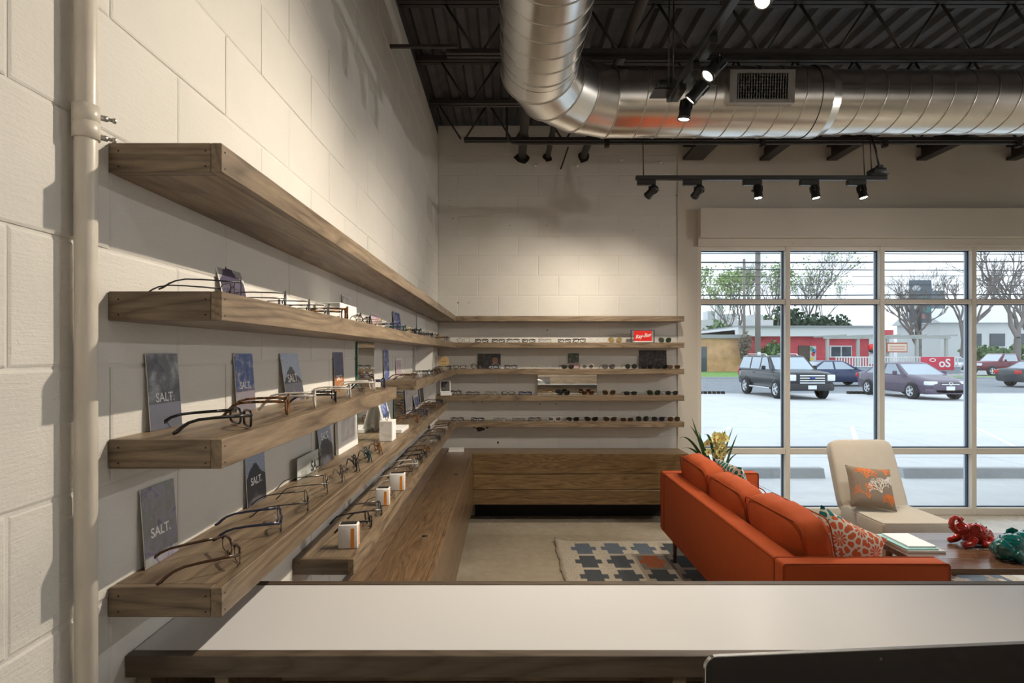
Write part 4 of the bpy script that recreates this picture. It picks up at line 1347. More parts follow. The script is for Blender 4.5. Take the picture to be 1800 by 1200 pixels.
for nm, pts, mt, yy in (('printed_shirt', [(0.0, 0.0), (0.115, 0.0), (0.115, 0.035), (0.075, 0.055), (0.04, 0.05), (0.0, 0.025)], shirt, -0.0006),
                        ('printed_hair', [(0.062 + 0.045 * math.cos(a * PI / 8), 0.105 + 0.040 * math.sin(a * PI / 8)) for a in range(16)], hair, -0.0008),
                        ('printed_face', [(0.060 + 0.030 * math.cos(a * PI / 8), 0.082 + 0.042 * math.sin(a * PI / 8)) for a in range(16)], skin, -0.0010),
                        ('printed_fringe', [(0.03, 0.105), (0.045, 0.112), (0.07, 0.110), (0.092, 0.104), (0.088, 0.130), (0.06, 0.140), (0.035, 0.130)], hair, -0.0012),
                        ('printed_smile', [(0.046, 0.062), (0.060, 0.056), (0.074, 0.062), (0.060, 0.060)], M['white_ink'], -0.0012),
                        ('printed_eye', [(0.044, 0.090), (0.054, 0.090), (0.054, 0.094), (0.044, 0.094)], hair, -0.0012),
                        ('printed_eye', [(0.066, 0.090), (0.076, 0.090), (0.076, 0.094), (0.066, 0.094)], hair, -0.0012)):
    MB().prism(pts, 'y', yy - 0.0002, yy).build(nm, mt, po)
card(0.618, 0.728, SZ[2], 0.155, picture('print_street', 'cloud', [(0.02, 0.025, 0.02), (0.05, 0.07, 0.03), (0.35, 0.33, 0.36), (0.45, 0.30, 0.32)], 45), 'small upright street photo card on the back wall', 4, group='cards on the back wall shelves', wall='back')
card(1.335, 1.615, SZ[2], 0.185, darkcard, 'dark landscape poster behind sunglasses at the back wall\'s right', 4, group='cards on the back wall shelves', wall='back')
bmi = thing('wall_mirror', 'low wide mirror standing on the fourth shelf of the back wall', 'mirror', (0.61, YB - 0.014, SZ[3] + 0.0006))
MB().box(-0.30, 0.30, -0.004, 0.004, 0, 0.200).build('glass_edge', M['mirror_edge'], bmi)
MB().box(-0.298, 0.298, -0.0052, -0.004, 0.002, 0.198).build('mirror_face', M['mirror'], bmi)
stk = thing('card_stack', 'small stack of white business cards on the corner of the bench', 'cards', (-0.495, 5.50, BZ1 + 0.0006), (0, 0, 0.05))
MB().bbox(-0.075, 0.075, -0.045, 0.045, 0, 0.018, 0.002).build('tray', M['white_card'], stk)
for k in range(4):
    MB().box(-0.07, 0.072, -0.042, 0.04, 0.0185 + k * 0.004, 0.0215 + k * 0.004).build('card', M['white_card'], stk)

# ================================================================== rug
RX0, RX1, RY0, RY1 = 0.41, 3.70, 2.42, 4.90
rug_mats = [M['rug_cream'], M['rug_grey'], M['rug_blue'], M['rug_taupe'], M['rug_rust']]
ux, uy = 0.0415, 0.0415
nx, ny = int((RX1 - RX0) / ux), int((RY1 - RY0) / uy)
mb = MB()
rr = random.Random(3)
cellcol = {}


def rug_col(i, j):
    px_, py_ = 6, 7
    a, c = (i - 3), (j - 2)
    ci, cj = a // px_, c // py_
    u, v_ = a % px_, c % py_
    if a < 0 or c < 0 or i > nx - 3 or j > ny - 3:
        return 0
    plus = (u < 5 and 2 <= v_ < 4) or (1 <= u < 4 and v_ < 6)
    if (ci, cj) not in cellcol:
        cellcol[(ci, cj)] = (rr.choice([1, 1, 1, 1, 2]) if rr.random() > 0.1 else 4, 0 if ci < 2 else rr.choice([0, 3, 0, 3]))
    k = cellcol[(ci, cj)]
    return k[0] if plus else k[1]


def rug_z(x, y):
    d = math.hypot(x - RX0, y - RY1)
    z = 0.012 + 0.030 * max(0, 1 - d / 0.16) ** 2
    return z + 0.0012 * math.sin(x * 9) * math.sin(y * 7)


def rug_x(i, j):
    x = RX0 + (RX1 - RX0) * i / nx
    if i == 0:
        x += 0.006 * math.sin(j * 0.7) + 0.004 * math.sin(j * 1.9)
    return x


for j in range(ny + 1):
    for i in range(nx + 1):
        x, y = rug_x(i, j), RY1 - (RY1 - RY0) * j / ny
        mb.v.append((x, y, rug_z(x, y)))
for j in range(ny):
    for i in range(nx):
        a = j * (nx + 1) + i
        mb.f.append([a, a + 1, a + nx + 2, a + nx + 1])
        mb.m.append(rug_col(i, j))
        mb.s.append(True)
o0 = len(mb.v)
edge = [(i, 0) for i in range(nx + 1)] + [(nx, j) for j in range(1, ny + 1)] + [(i, ny) for i in range(nx - 1, -1, -1)] + [(0, j) for j in range(ny - 1, 0, -1)]
for (i, j) in edge:
    v = mb.v[j * (nx + 1) + i]
    mb.v.append((v[0], v[1], max(0.001, v[2] - 0.011)))
ne = len(edge)
for k in range(ne):
    i, j = edge[k]
    i2, j2 = edge[(k + 1) % ne]
    mb.f.append([j * (nx + 1) + i, j2 * (nx + 1) + i2, o0 + (k + 1) % ne, o0 + k])
    mb.m.append(0)
    mb.s.append(False)
tag(mb.build('area_rug', rug_mats), 'cream wool rug with charcoal plus signs under the orange sofa', 'rug')

# ================================================================== soft furniture helpers
def cushion(hx, hy, hz, p=5.0, bulge=(0, 0, 0), n=10, noise_amp=0.0, seed=0):
    bm = bmesh.new()
    bmesh.ops.create_cube(bm, size=2)
    bmesh.ops.subdivide_edges(bm, edges=list(bm.edges), cuts=n, use_grid_fill=True)
    for v in bm.verts:
        x, y, z = v.co
        d = (abs(x) ** p + abs(y) ** p + abs(z) ** p) ** (1 / p)
        x, y, z = x / d, y / d, z / d
        X = hx * x + bulge[0] * math.copysign(1, x) * (abs(x) ** 3) * (1 - y * y) * (1 - z * z)
        Y = hy * y + bulge[1] * math.copysign(1, y) * (abs(y) ** 3) * (1 - x * x) * (1 - z * z)
        Z = hz * z + bulge[2] * math.copysign(1, z) * (abs(z) ** 3) * (1 - x * x) * (1 - y * y)
        if noise_amp:
            q = noise_amp * (math.sin(y * 7 + seed) * math.sin(z * 5 + seed * 2) + 0.6 * math.sin(y * 15 + z * 9 + seed))
            X += q * abs(x)
            Z += q * abs(z)
        v.co = (X, Y, Z)
    bm.verts.index_update()
    mb = MB().add([v.co.copy() for v in bm.verts], [[v.index for v in f.verts] for f in bm.faces], 0, True)
    bm.free()
    return mb


def pillow(w_, h_, t_, n=18):
    """knife-edge pillow in local XZ, face towards -Y"""
    def ht(u, v):
        return t_ / 2 * (max(0, 1 - u ** 4) * max(0, 1 - v ** 4)) ** 0.6
    def pt(u, v, s):
        x = u * w_ / 2 * (1 - 0.07 * (1 - v * v))
        z = v * h_ / 2 * (1 - 0.07 * (1 - u * u))
        return (x, s * ht(u, v), z)
    mb = MB()
    for s in (-1, 1):
        vs = [pt(-1 + 2 * i / n, -1 + 2 * j / n, s) for j in range(n + 1) for i in range(n + 1)]
        fs = [(j * (n + 1) + i, j * (n + 1) + i + 1, (j + 1) * (n + 1) + i + 1, (j + 1) * (n + 1) + i) for j in range(n) for i in range(n)]
        mb.add(vs, fs, 0, True)
    return mb, pt


# ================================================================== the orange sofa
sofa = thing('sofa', 'burnt orange mid-century sofa with loose cushions, seen from behind', 'sofa', (1.605, 3.5, 0.012))
S = Matrix.Translation((-1.605, -3.5, -0.012))
MB().bbox(1.230, 1.335, 2.5935, 4.4065, 0.232, 0.70, 0.012, 3, M=S).build('back_frame', M['orange'], sofa)
for y0, y1 in ((2.502, 2.592), (4.408, 4.498)):
    a = MB().bbox(1.230, 1.975, y0, y1, 0.232, 0.70, 0.014, 3, M=S).build('arm', M['orange'], sofa)
    for ye in (y0 + 0.002, y1 - 0.002):
        q = []
        for cx, cz, a0 in ((1.960, 0.685, 0), (1.245, 0.685, 90)):
            for k in range(6):
                t = math.radians(a0 + 90 * k / 5)
                q.append((cx + 0.0135 * math.cos(t), ye, cz + 0.0135 * math.sin(t)))
        q = [(1.9735, ye, 0.25)] + q + [(1.2315, ye, 0.25)]
        MB().tube(q, 0.0034, 6, M=S).build('piping', M['orange_pipe'], a)
bf = MB().tube([(1.2325, 2.60, 0.689), (1.2325, 4.40, 0.689)], 0.0034, 6, M=S).build('piping', M['orange_pipe'], sofa)
MB().tube([(1.3325, 2.60, 0.6965), (1.3325, 4.40, 0.6965)], 0.0034, 6, M=S).build('piping', M['orange_pipe'], sofa)
MB().bbox(1.336, 1.955, 2.5935, 4.4065, 0.235, 0.335, 0.01, 2, M=S).build('seat_base', M['orange'], sofa)
for k in range(3):
    yc = 2.60 + 0.30 + k * 0.60
    c = cushion(0.30, 0.297, 0.062, 7, (0.0, 0.0, 0.022)).build('seat_cushion', M['orange'], sofa, (1.68 - 1.605, yc - 3.5, 0.400 - 0.012))
    for sg in (-1, 1):
        MB().tube([(x, y, sg * 0.056) for x, y in rrect(0.296, 0.293, 0.04)], 0.0034, 6, True).build('piping', M['orange_pipe'], c)
    c = cushion(0.080, 0.302, 0.215, 6, (0.030, 0.0, 0.020), 12, 0.004, k * 2.1)
    co = c.build('back_cushion', M['orange'], sofa, (1.445 - 1.605 + (0.01 if k == 0 else 0), yc - 3.5, 0.640 - 0.012 + (0.004, -0.008, 0.006)[k]), (0.02 * (k - 1), -math.radians(9), (0.02, 0.0, -0.015)[k]))
    for sg in (-1, 1):
        MB().tube([(sg * 0.070, y, z) for y, z in rrect(0.294, 0.208, 0.05)], 0.0036, 6, True).build('piping', M['orange_pipe'], co)
for x in (1.31, 1.90):
    for y in (2.62, 4.38):
        MB().cyl((x, y, 0.234), (x + (0.012 if x > 1.6 else -0.002), y, 0.0135), 0.021, 0.011, 14, M=S).build('leg', M['dark_leg'], sofa)


def bloom_mat(name, white, cols, scale, petals):
    m, nt, p = newmat(name)
    v = coords(nt)
    vo = nt.nodes.new('ShaderNodeTexVoronoi')
    vo.voronoi_dimensions = '2D'
    vo.inputs['Scale'].default_value = scale
    sw = nt.nodes.new('ShaderNodeSeparateXYZ')
    cb = nt.nodes.new('ShaderNodeCombineXYZ')
    link(nt, v, sw.inputs[0])
    link(nt, sw.outputs['X'], cb.inputs['X'])
    link(nt, sw.outputs['Z'], cb.inputs['Y'])
    link(nt, cb.outputs[0], vo.inputs['Vector'])
    sc_ = nt.nodes.new('ShaderNodeVectorMath')
    sc_.operation = 'SUBTRACT'
    link(nt, cb.outputs[0], sc_.inputs[0])
    link(nt, vo.outputs['Position'], sc_.inputs[1])
    s2_ = nt.nodes.new('ShaderNodeSeparateXYZ')
    link(nt, sc_.outputs[0], s2_.inputs[0])
    ang = math_(nt, 'ARCTAN2', s2_.outputs['Y'], s2_.outputs['X'])
    rad = math_(nt, 'MULTIPLY', vo.outputs['Distance'], 3.4)
    ringi = math_(nt, 'FLOOR', rad)
    ringf = math_(nt, 'FRACT', rad)
    ph = math_(nt, 'ADD', math_(nt, 'MULTIPLY', ang, petals), math_(nt, 'MULTIPLY', ringi, PI))
    pe = math_(nt, 'ABSOLUTE', math_(nt, 'SINE', math_(nt, 'MULTIPLY', ph, 0.5)))
    env = math_(nt, 'SUBTRACT', 1.0, math_(nt, 'POWER', math_(nt, 'ABSOLUTE', math_(nt, 'SUBTRACT', math_(nt, 'MULTIPLY', ringf, 2.0), 1.0)), 3.0))
    mask = math_(nt, 'GREATER_THAN', math_(nt, 'MULTIPLY', pe, env), 0.42)
    sepc = nt.nodes.new('ShaderNodeSeparateColor')
    link(nt, vo.outputs['Color'], sepc.inputs[0])
    r = nt.nodes.new('ShaderNodeValToRGB')
    r.color_ramp.interpolation = 'CONSTANT'
    e = r.color_ramp.elements
    while len(e) < len(cols):
        e.new(0.5)
    for i, c in enumerate(cols):
        e[i].position = i / len(cols)
        e[i].color = (*c, 1)
    link(nt, sepc.outputs[0], r.inputs['Fac'])
    link(nt, mix(nt, mask, white, r.outputs['Color']), p.inputs['Base Color'])
    p.inputs['Roughness'].default_value = 0.85
    return m


OR_ = (0.62, 0.11, 0.025)
bloom = bloom_mat('bloom_print', (0.72, 0.66, 0.56), [OR_, (0.0, 0.16, 0.15), OR_, OR_, (0.13, 0.10, 0.08), OR_], 7.5, 11)
pb, _ = pillow(0.36, 0.36, 0.12)
fp = thing('throw_pillow', 'orange and teal flower-print pillow against the near sofa arm', 'pillow', (1.60, 2.690, 0.665), (math.radians(-10), math.radians(27), 0))
pb.build('cover', bloom, fp)
chev = bloom_mat('teal_leaf_print', (0.70, 0.70, 0.64), [(0.0, 0.22, 0.20), (0.0, 0.20, 0.18), (0.02, 0.26, 0.22)], 9.0, 6)
pb, _ = pillow(0.42, 0.40, 0.11)
fp = thing('throw_pillow', 'teal and white patterned pillow at the far end of the sofa', 'pillow', (1.655, 4.10, 0.655), (math.radians(-14), 0, math.radians(94)))
pb.build('cover', chev, fp)

# ================================================================== slipper chair
chair = thing('slipper_chair', 'beige linen slipper chair with one button, in front of the window', 'chair', (3.014, 4.36, 0.0))
S = Matrix.Translation((-3.014, -4.36, 0))
MB().bbox(2.745, 3.285, 4.105, 4.640, 0.250, 0.400, 0.022, 3, M=S).build('seat', M['linen'], chair)
MB().tube([(2.750, 4.56, 0.394), (2.750, 4.125, 0.394), (2.765, 4.109, 0.394), (3.265, 4.109, 0.394), (3.280, 4.125, 0.394), (3.280, 4.56, 0.394)], 0.003, 6, M=S).build('piping', M['linen'], chair)
bk = cushion(0.276, 0.050, 0.300, 9, (0, 0.012, 0), 10)
for i, v in enumerate(bk.v):
    x, y, z = v
    u = (z + 0.30) / 0.60
    bk.v[i] = (x * (1 - 0.05 * u), y, z)
bo = bk.build('backrest', M['linen'], chair, (0, 0.368, 0.612), (-math.radians(22), 0, 0))
MB().ball((0.03, -0.062, 0.0), 0.013, 0.007, 0.013, 12, 8).build('button', M['linen'], bo)
for x, y, sx, sy in ((2.79, 4.15, -1, -1), (3.24, 4.15, 1, -1), (2.79, 4.60, -1, 1), (3.24, 4.60, 1, 1)):
    MB().cyl((x, y, 0.2505), (x + sx * 0.03, y + sy * 0.04, 0.014 if y < 4.4 else 0.0142), 0.022, 0.013, 12, M=S).build('leg', M['leg_wood'], chair)
for y in (4.14, 4.58):
    MB().bbox(2.80, 3.23, y, y + 0.025, 0.215, 0.2495, 0.003, M=S).build('rail', M['leg_wood'], chair)
pb, ppt = pillow(0.345, 0.335, 0.12, 22)
cp_ = thing('throw_pillow', 'taupe pillow with orange and white coral print on the slipper chair', 'pillow', (2.890, 4.470, 0.570), (-math.radians(26), math.radians(5), -math.radians(6)))
pb.build('cover', M['taupe'], cp_)
coral_o = pm('coral_orange', (0.80, 0.20, 0.03), 0.8)
coral_w = pm('coral_white', (0.80, 0.76, 0.70), 0.8)


def coral(cu, cv, size, ang, mat, seed):
    r = random.Random(seed)
    mb = MB()

    def grow(u, v, a, ln, wd, depth):
        if depth == 0 or abs(u) > 0.94 or abs(v) > 0.94:
            return
        u2, v2 = u + ln * math.cos(a), v + ln * math.sin(a)
        if abs(u2) > 0.97 or abs(v2) > 0.97:
            return
        nxx, nyy = -math.sin(a) * wd, math.cos(a) * wd
        q = []
        for (uu, vv) in ((u + nxx, v + nyy), (u - nxx, v - nyy), (u2 - nxx * 0.8, v2 - nyy * 0.8), (u2 + nxx * 0.8, v2 + nyy * 0.8)):
            p_ = ppt(max(-0.99, min(0.99, uu)), max(-0.99, min(0.99, vv)), -1)
            q.append((p_[0], p_[1] - 0.0012, p_[2]))
        mb.add(q, [(0, 1, 2, 3)])
        for s in (-1, 1):
            if r.random() < 0.93:
                grow(u2, v2, a + s * r.uniform(0.25, 0.55), ln * r.uniform(0.72, 0.92), wd * 0.84, depth - 1)
    for k in range(3):
        grow(cu, cv, ang + (k - 1) * 0.5, size * 0.26, 0.022, 6)
    mb.build('coral_print', mat, cp_)


coral(-0.30, 0.36, 0.62, 1.45, coral_o, 1)
coral(-0.30, -0.62, 0.74, 1.6, coral_o, 2)
coral(0.30, -0.30, 0.74, 1.9, coral_w, 3)
coral(0.62, 0.62, 0.46, 1.2, coral_o, 4)
coral(0.72, -0.85, 0.5, 1.7, coral_o, 5)
coral(0.86, 0.15, 0.4, 1.9, coral_w, 6)

# ================================================================== coffee table and what lies on it
tb = thing('coffee_table', 'low walnut coffee table beside the orange sofa', 'table', (3.05, 3.50, 0.0))
S = Matrix.Translation((-3.05, -3.50, 0))
TZ = 0.420
for k in range(4):
    ya_, yb_ = 3.18 + k * 0.16, 3.18 + (k + 1) * 0.16
    MB().bbox(2.410, 3.72, ya_, yb_ - 0.0006, TZ - 0.034, TZ, 0.0012, M=S).build('top_plank', M['walnut'], tb)
MB().box(2.50, 3.63, 3.28, 3.30, TZ - 0.075, TZ - 0.0345, M=S).build('apron', M['dark_leg'], tb)
MB().box(2.50, 3.63, 3.70, 3.72, TZ - 0.075, TZ - 0.0345, M=S).build('apron', M['dark_leg'], tb)
for x in (2.53, 3.58):
    for y in (3.27, 3.72):
        MB().cyl((x, y, TZ - 0.035), (x + (0.02 if x > 3 else -0.02), y, 0.0145), 0.024, 0.014, 12, M=S).build('leg', M['leg_wood'], tb)
bk_ = thing('magazine', 'thin white magazine at the bottom of the pile on the coffee table', 'magazine', (2.565, 3.585, TZ + 0.0006), (0, 0, -0.02))
MB().bbox(-0.115, 0.115, -0.155, 0.155, 0, 0.010, 0.001).build('pages', M['white_card'], bk_)
MB().box(-0.116, 0.116, -0.156, 0.156, 0.0102, 0.0112).build('cover', pm('grey_cover', (0.42, 0.40, 0.38), 0.4), bk_)
bk_ = thing('folder', 'pale turquoise folder in the middle of the pile on the coffee table', 'folder', (2.545, 3.590, TZ + 0.0122), (0, 0, 0.02))
MB().bbox(-0.10, 0.10, -0.145, 0.145, 0, 0.008, 0.001).build('cover', pm('turquoise_cover', (0.35, 0.66, 0.66), 0.4), bk_)
bk_ = thing('book', 'white softcover book on top of the pile on the coffee table', 'book', (2.563, 3.590, TZ + 0.0206), (0, 0, -0.01))
MB().bbox(-0.085, 0.085, -0.125, 0.125, 0, 0.008, 0.001).build('pages', M['white_card'], bk_)
MB().box(-0.086, 0.086, -0.126, 0.126, 0.0082, 0.0092).build('cover', M['white_ink'], bk_)


def ceramic(name, col):
    m, nt, p = newmat(name)
    p.inputs['Base Color'].default_value = (*col, 1)
    p.inputs['Roughness'].default_value = 0.12
    p.inputs['Coat Weight'].default_value = 0.6
    vo = nt.nodes.new('ShaderNodeTexVoronoi')
    vo.inputs['Scale'].default_value = 48
    link(nt, coords(nt), vo.inputs['Vector'])
    bump(nt, p, vo.outputs['Distance'], 0.5, 0.006)
    return m


def elephant(label, loc, rz, mat, hole, trunk_up=True, scale=1.0):
    """reclining elephant, 0.27 m long, facing -X local"""
    e = thing('elephant_figurine', label, 'figurine', loc, (0, 0, rz))
    e.scale = (scale,) * 3
    b = MB()
    b.ball((0.045, 0, 0.068), 0.085, 0.062, 0.066, 20, 12)
    b.ball((0.105, 0, 0.055), 0.045, 0.055, 0.055, 16, 10)
    b.ball((-0.02, 0, 0.082), 0.055, 0.050, 0.058, 16, 10)
    b.ball((-0.062, 0, 0.108), 0.042, 0.040, 0.042, 16, 10)
    b.ball((-0.085, 0, 0.120), 0.026, 0.026, 0.024, 12, 8)
    tr = [(-0.085, 0, 0.100), (-0.110, 0, 0.098), (-0.132, 0, 0.118), (-0.142, 0, 0.145), (-0.134, 0, 0.170), (-0.112, 0, 0.182), (-0.092, 0, 0.176), (-0.080, 0, 0.160), (-0.066, 0, 0.163), (-0.058, 0, 0.175)]
    b.tube(tr, [0.026, 0.022, 0.019, 0.017, 0.0155, 0.0145, 0.0135, 0.0125, 0.0115, 0.0125], 10)
    for s in (-1, 1):
        b.tube([(-0.02, s * 0.045, 0.055), (-0.05, s * 0.052, 0.028), (-0.088, s * 0.050, 0.022)], [0.026, 0.023, 0.020], 10)
        b.ball((-0.092, s * 0.050, 0.022), 0.018, 0.021, 0.021, 12, 8)
        b.tube([(0.09, s * 0.045, 0.050), (0.072, s * 0.064, 0.026), (0.035, s * 0.068, 0.022)], [0.030, 0.026, 0.021], 10)
        b.ball((0.030, s * 0.068, 0.022), 0.018, 0.021, 0.021, 12, 8)
    b.tube([(0.140, 0, 0.085), (0.156, 0, 0.065), (0.158, 0.006, 0.040)], [0.008, 0.006, 0.008], 8)
    bo = b.build('body', mat, e)
    rm = bo.modifiers.new('fuse', 'REMESH')
    rm.mode = 'VOXEL'
    rm.voxel_size = 0.0042
    rm.use_smooth_shade = True
    sm = bo.modifiers.new('smooth', 'SMOOTH')
    sm.iterations = 4
    for s in (-1, 1):
        pts = [(-0.052, 0.135), (-0.028, 0.146), (-0.004, 0.134), (0.004, 0.108), (-0.004, 0.080), (-0.022, 0.068), (-0.040, 0.086), (-0.050, 0.110)]
        ear = MB()
        n = len(pts)
        vs = []
        for k, (x, z) in enumerate(pts):
            fl = 0.040 + 0.35 * (x + 0.052)
            vs.append((x, s * fl, z))
        for k, (x, z) in enumerate(pts):
            fl = 0.047 + 0.35 * (x + 0.052)
            vs.append((x, s * fl, z))
        ear.add(vs, [tuple(range(n)), tuple(range(n, 2 * n))] + [(k, (k + 1) % n, n + (k + 1) % n, n + k) for k in range(n)])
        ear.build('ear', mat, e)
        tk = MB().tube([(-0.095, s * 0.020, 0.108), (-0.120, s * 0.026, 0.104), (-0.138, s * 0.024, 0.114)], [0.006, 0.005, 0.002], 8)
        tk.build('tusk', mat, e)
    r = random.Random(5)
    for a in range(5):
        for k in range(6):
            th = math.radians(-72 + a * 36 + (12 if k % 2 else 0))
            x = 0.005 + k * 0.019
            uu = (x - 0.045) / 0.085
            q = math.sqrt(max(0.05, 1 - uu * uu))
            c_ = Vector((x, 0.0610 * q * math.sin(th), 0.068 + 0.0650 * q * math.cos(th)))
            MB().ball(c_, 0.0052, 0.0042, 0.0042, 8, 6).build('pierced_hole', hole, e)
    return e


red_c, grn_c = ceramic('red_glaze', (0.36, 0.022, 0.012)), ceramic('teal_glaze', (0.004, 0.105, 0.095))
elephant('glossy red ceramic elephant with raised trunk on the coffee table', (2.945, 3.575, TZ + 0.0006), math.radians(10), red_c, M['black_gap'])
elephant('glossy teal ceramic elephant facing away at the right edge of the table', (3.040, 3.340, TZ + 0.0006), math.radians(192), grn_c, pm('dark_teal', (0.0, 0.02, 0.02), 0.3), scale=1.12)

# ================================================================== orchid behind the sofa
orc = thing('potted_orchid', 'yellow orchid with long strap leaves behind the far sofa arm', 'plant', (1.895, 5.05, 0.0))
MB().lathe([(0.0, 0), (0.10, 0), (0.125, 0.20), (0.135, 0.42), (0.14, 0.45), (0.125, 0.45), (0.12, 0.43), (0.0, 0.43)], 24).build('pot', pm('grey_pot', (0.30, 0.30, 0.30), 0.5), orc)
leafm = pm('orchid_leaf', (0.045, 0.11, 0.035), 0.35, var=0.2, vs=10)
petm = pm('orchid_petal', (0.85, 0.83, 0.36), 0.5, var=0.12, vs=40)
lipm = pm('orchid_lip', (0.50, 0.16, 0.02), 0.5)
stemm = pm('orchid_stem', (0.14, 0.20, 0.05), 0.5)


def strap(p0, p1, p2, wd):
    P0, P1, P2 = Vector(p0), Vector(p1), Vector(p2)
    n = 12
    vs, fs = [], []
    side = (P2 - P0).cross(Vector((0, 0.4, 1)))
    side = side.normalized() if side.length > 1e-4 else Vector((1, 0, 0))
    side = (side * 0.6 + Vector((0.75, 0.15, 0)) * (1 if side.x > 0 else -1)).normalized()
    for i in range(n + 1):
        t = i / n
        c = P0 * (1 - t) ** 2 + P1 * 2 * t * (1 - t) + P2 * t * t
        w_ = wd * (0.55 + 0.45 * math.sin(min(1, t * 2.2) * PI / 2)) * (1 - t ** 4) + 0.0008
        dn = Vector((0, 0.004, -0.003))
        vs += [c - side * w_ / 2, c + dn, c + side * w_ / 2]
    for i in range(n):
        a = i * 3
        fs += [(a, a + 1, a + 4, a + 3), (a + 1, a + 2, a + 5, a + 4)]
    return MB().add(vs, fs, 0, True)


B0 = (0.0, 0.0, 0.42)
for tipx, tipz, midx, midz, ty in ((-0.245, 0.985, -0.10, 0.80, 0), (-0.215, 1.05, -0.12, 0.70, 0.05), (-0.19, 0.94, -0.10, 0.72, -0.04), (-0.355, 0.80, -0.20, 0.86, -0.10),
                                   (-0.325, 0.87, -0.22, 0.95, 0.06), (0.045, 0.97, -0.03, 0.72, -0.06), (0.155, 0.97, 0.05, 0.72, 0.05), (0.165, 0.925, 0.07, 0.70, -0.03),
                                   (0.13, 0.82, 0.02, 0.82, -0.1), (0.215, 0.735, 0.10, 0.76, 0.02), (-0.11, 0.90, -0.05, 0.98, 0.03), (0.075, 0.94, 0.03, 0.70, 0.08), (-0.16, 0.81, -0.17, 0.70, -0.08)):
    strap((rnd.uniform(-0.03, 0.03), rnd.uniform(-0.03, 0.03), 0.42), (midx, ty * 0.5, midz), (tipx, ty, tipz), 0.028).build('leaf', leafm, orc)
flm = MB()
for k in range(5):
    a = 2 * PI * k / 5 + PI / 2
    u = Vector((math.cos(a), 0, math.sin(a)))
    s_ = Vector((-math.sin(a), 0, math.cos(a)))
    y1 = Vector((0, -0.010, 0))
    flm.add([Vector((0, 0, 0)), u * 0.022 + s_ * 0.017 + y1 * 0.3, u * 0.044 + y1, u * 0.022 - s_ * 0.017 + y1 * 0.3], [(0, 1, 2, 3)], 0, True)
flm.ball((0, -0.010, -0.004), 0.007, 0.010, 0.008, 8, 6, mi=1)
flm = flm.mesh('flower')
for sx, pts in ((-0.03, [(-0.055, 0.915), (-0.02, 0.905), (-0.062, 0.885), (-0.028, 0.875), (-0.045, 0.850), (-0.012, 0.855), (-0.12, 0.845), (-0.10, 0.76)]),
                (0.04, [(0.035, 0.905), (0.015, 0.885), (0.045, 0.880), (0.028, 0.850), (0.012, 0.825), (0.035, 0.800), (-0.02, 0.795), (-0.008, 0.755), (0.028, 0.745), (-0.025, 0.725), (0.02, 0.71)])):
    MB().tube([(sx * 0.3, 0, 0.42), (sx, -0.02, 0.68), (sx * 1.0 - 0.01, -0.03, 0.90)], [0.005, 0.004, 0.002], 6).build('stem', stemm, orc)
    for (fx, fz) in pts:
        f = place(flm, 'flower', [petm, lipm], orc, (fx, -0.045 + rnd.uniform(-0.02, 0.02), fz), (rnd.uniform(-0.4, 0.4), rnd.uniform(-0.6, 0.6), rnd.uniform(-0.7, 0.7)))
        k = rnd.uniform(0.85, 1.1)
        f.scale = (k, k, k)

# ================================================================== outside: parking lot, street, cars, buildings
def zg(y):
    return -0.02 - 0.0081 * (min(y, 26.0) - 5.9)


lot = struct(MB().add([(-30, 5.95, -0.035), (90, 5.95, -0.035), (90, 26, zg(26) - 0.015), (-30, 26, zg(26) - 0.015)], [(0, 1, 2, 3)]).build('parking_lot', M['stop']))
for j, (ya_, yb_) in enumerate(((5.95, 9.1), (9.1, 13.0), (13.0, 19.4), (19.4, 26.0))):
    for i in range(10):
        xa, xb = -6 + i * 4.6, -6 + (i + 1) * 4.6
        MB().add([(xa, ya_ + 0.008, zg(ya_)), (xb - 0.015, ya_ + 0.008, zg(ya_)), (xb - 0.015, yb_ - 0.008, zg(yb_)), (xa, yb_ - 0.008, zg(yb_)),
                  (xa, ya_ + 0.008, zg(ya_) - 0.012), (xb - 0.015, ya_ + 0.008, zg(ya_) - 0.012), (xb - 0.015, yb_ - 0.008, zg(yb_) - 0.012), (xa, yb_ - 0.008, zg(yb_) - 0.012)],
                 [(0, 1, 2, 3), (0, 4, 5, 1), (1, 5, 6, 2), (2, 6, 7, 3), (3, 7, 4, 0)]).build('slab', M['lot'], lot)
linem = pm('faded_paint_line', (0.80, 0.80, 0.80), 0.8)
for k in range(8):
    xa = 2.2 + k * 2.85
    MB().add([(xa, 8.0, zg(8) + 0.003), (xa + 0.1, 8.0, zg(8) + 0.003), (xa + 3.1, 13.2, zg(13.2) + 0.003), (xa + 3.0, 13.2, zg(13.2) + 0.003)], [(0, 1, 2, 3)]).build('painted_line', linem, lot)
GZ = zg(26)
struct(MB().box(-60, 140, 26.0, 41.0, GZ - 0.2, GZ - 0.01).build('street', M['asphalt']))
struct(MB().box(-60, 140, 25.7, 26.0, GZ - 0.2, GZ + 0.02).build('kerb_near', M['stop']))
struct(MB().box(-60, 140, 41.0, 41.3, GZ - 0.2, GZ + 0.12).build('kerb_far', M['stop']))
struct(MB().box(-60, 200, 41.3, 260.0, GZ - 0.2, GZ + 0.05).build('far_ground', M['stop']))
struct(MB().box(-20, 27.5, 41.4, 54.5, GZ + 0.05, GZ + 0.11).build('grass_verge', M['grass']))
struct(MB().box(27.5, 60, 41.4, 44.0, GZ + 0.05, GZ + 0.10).build('grass_strip', M['grass']))
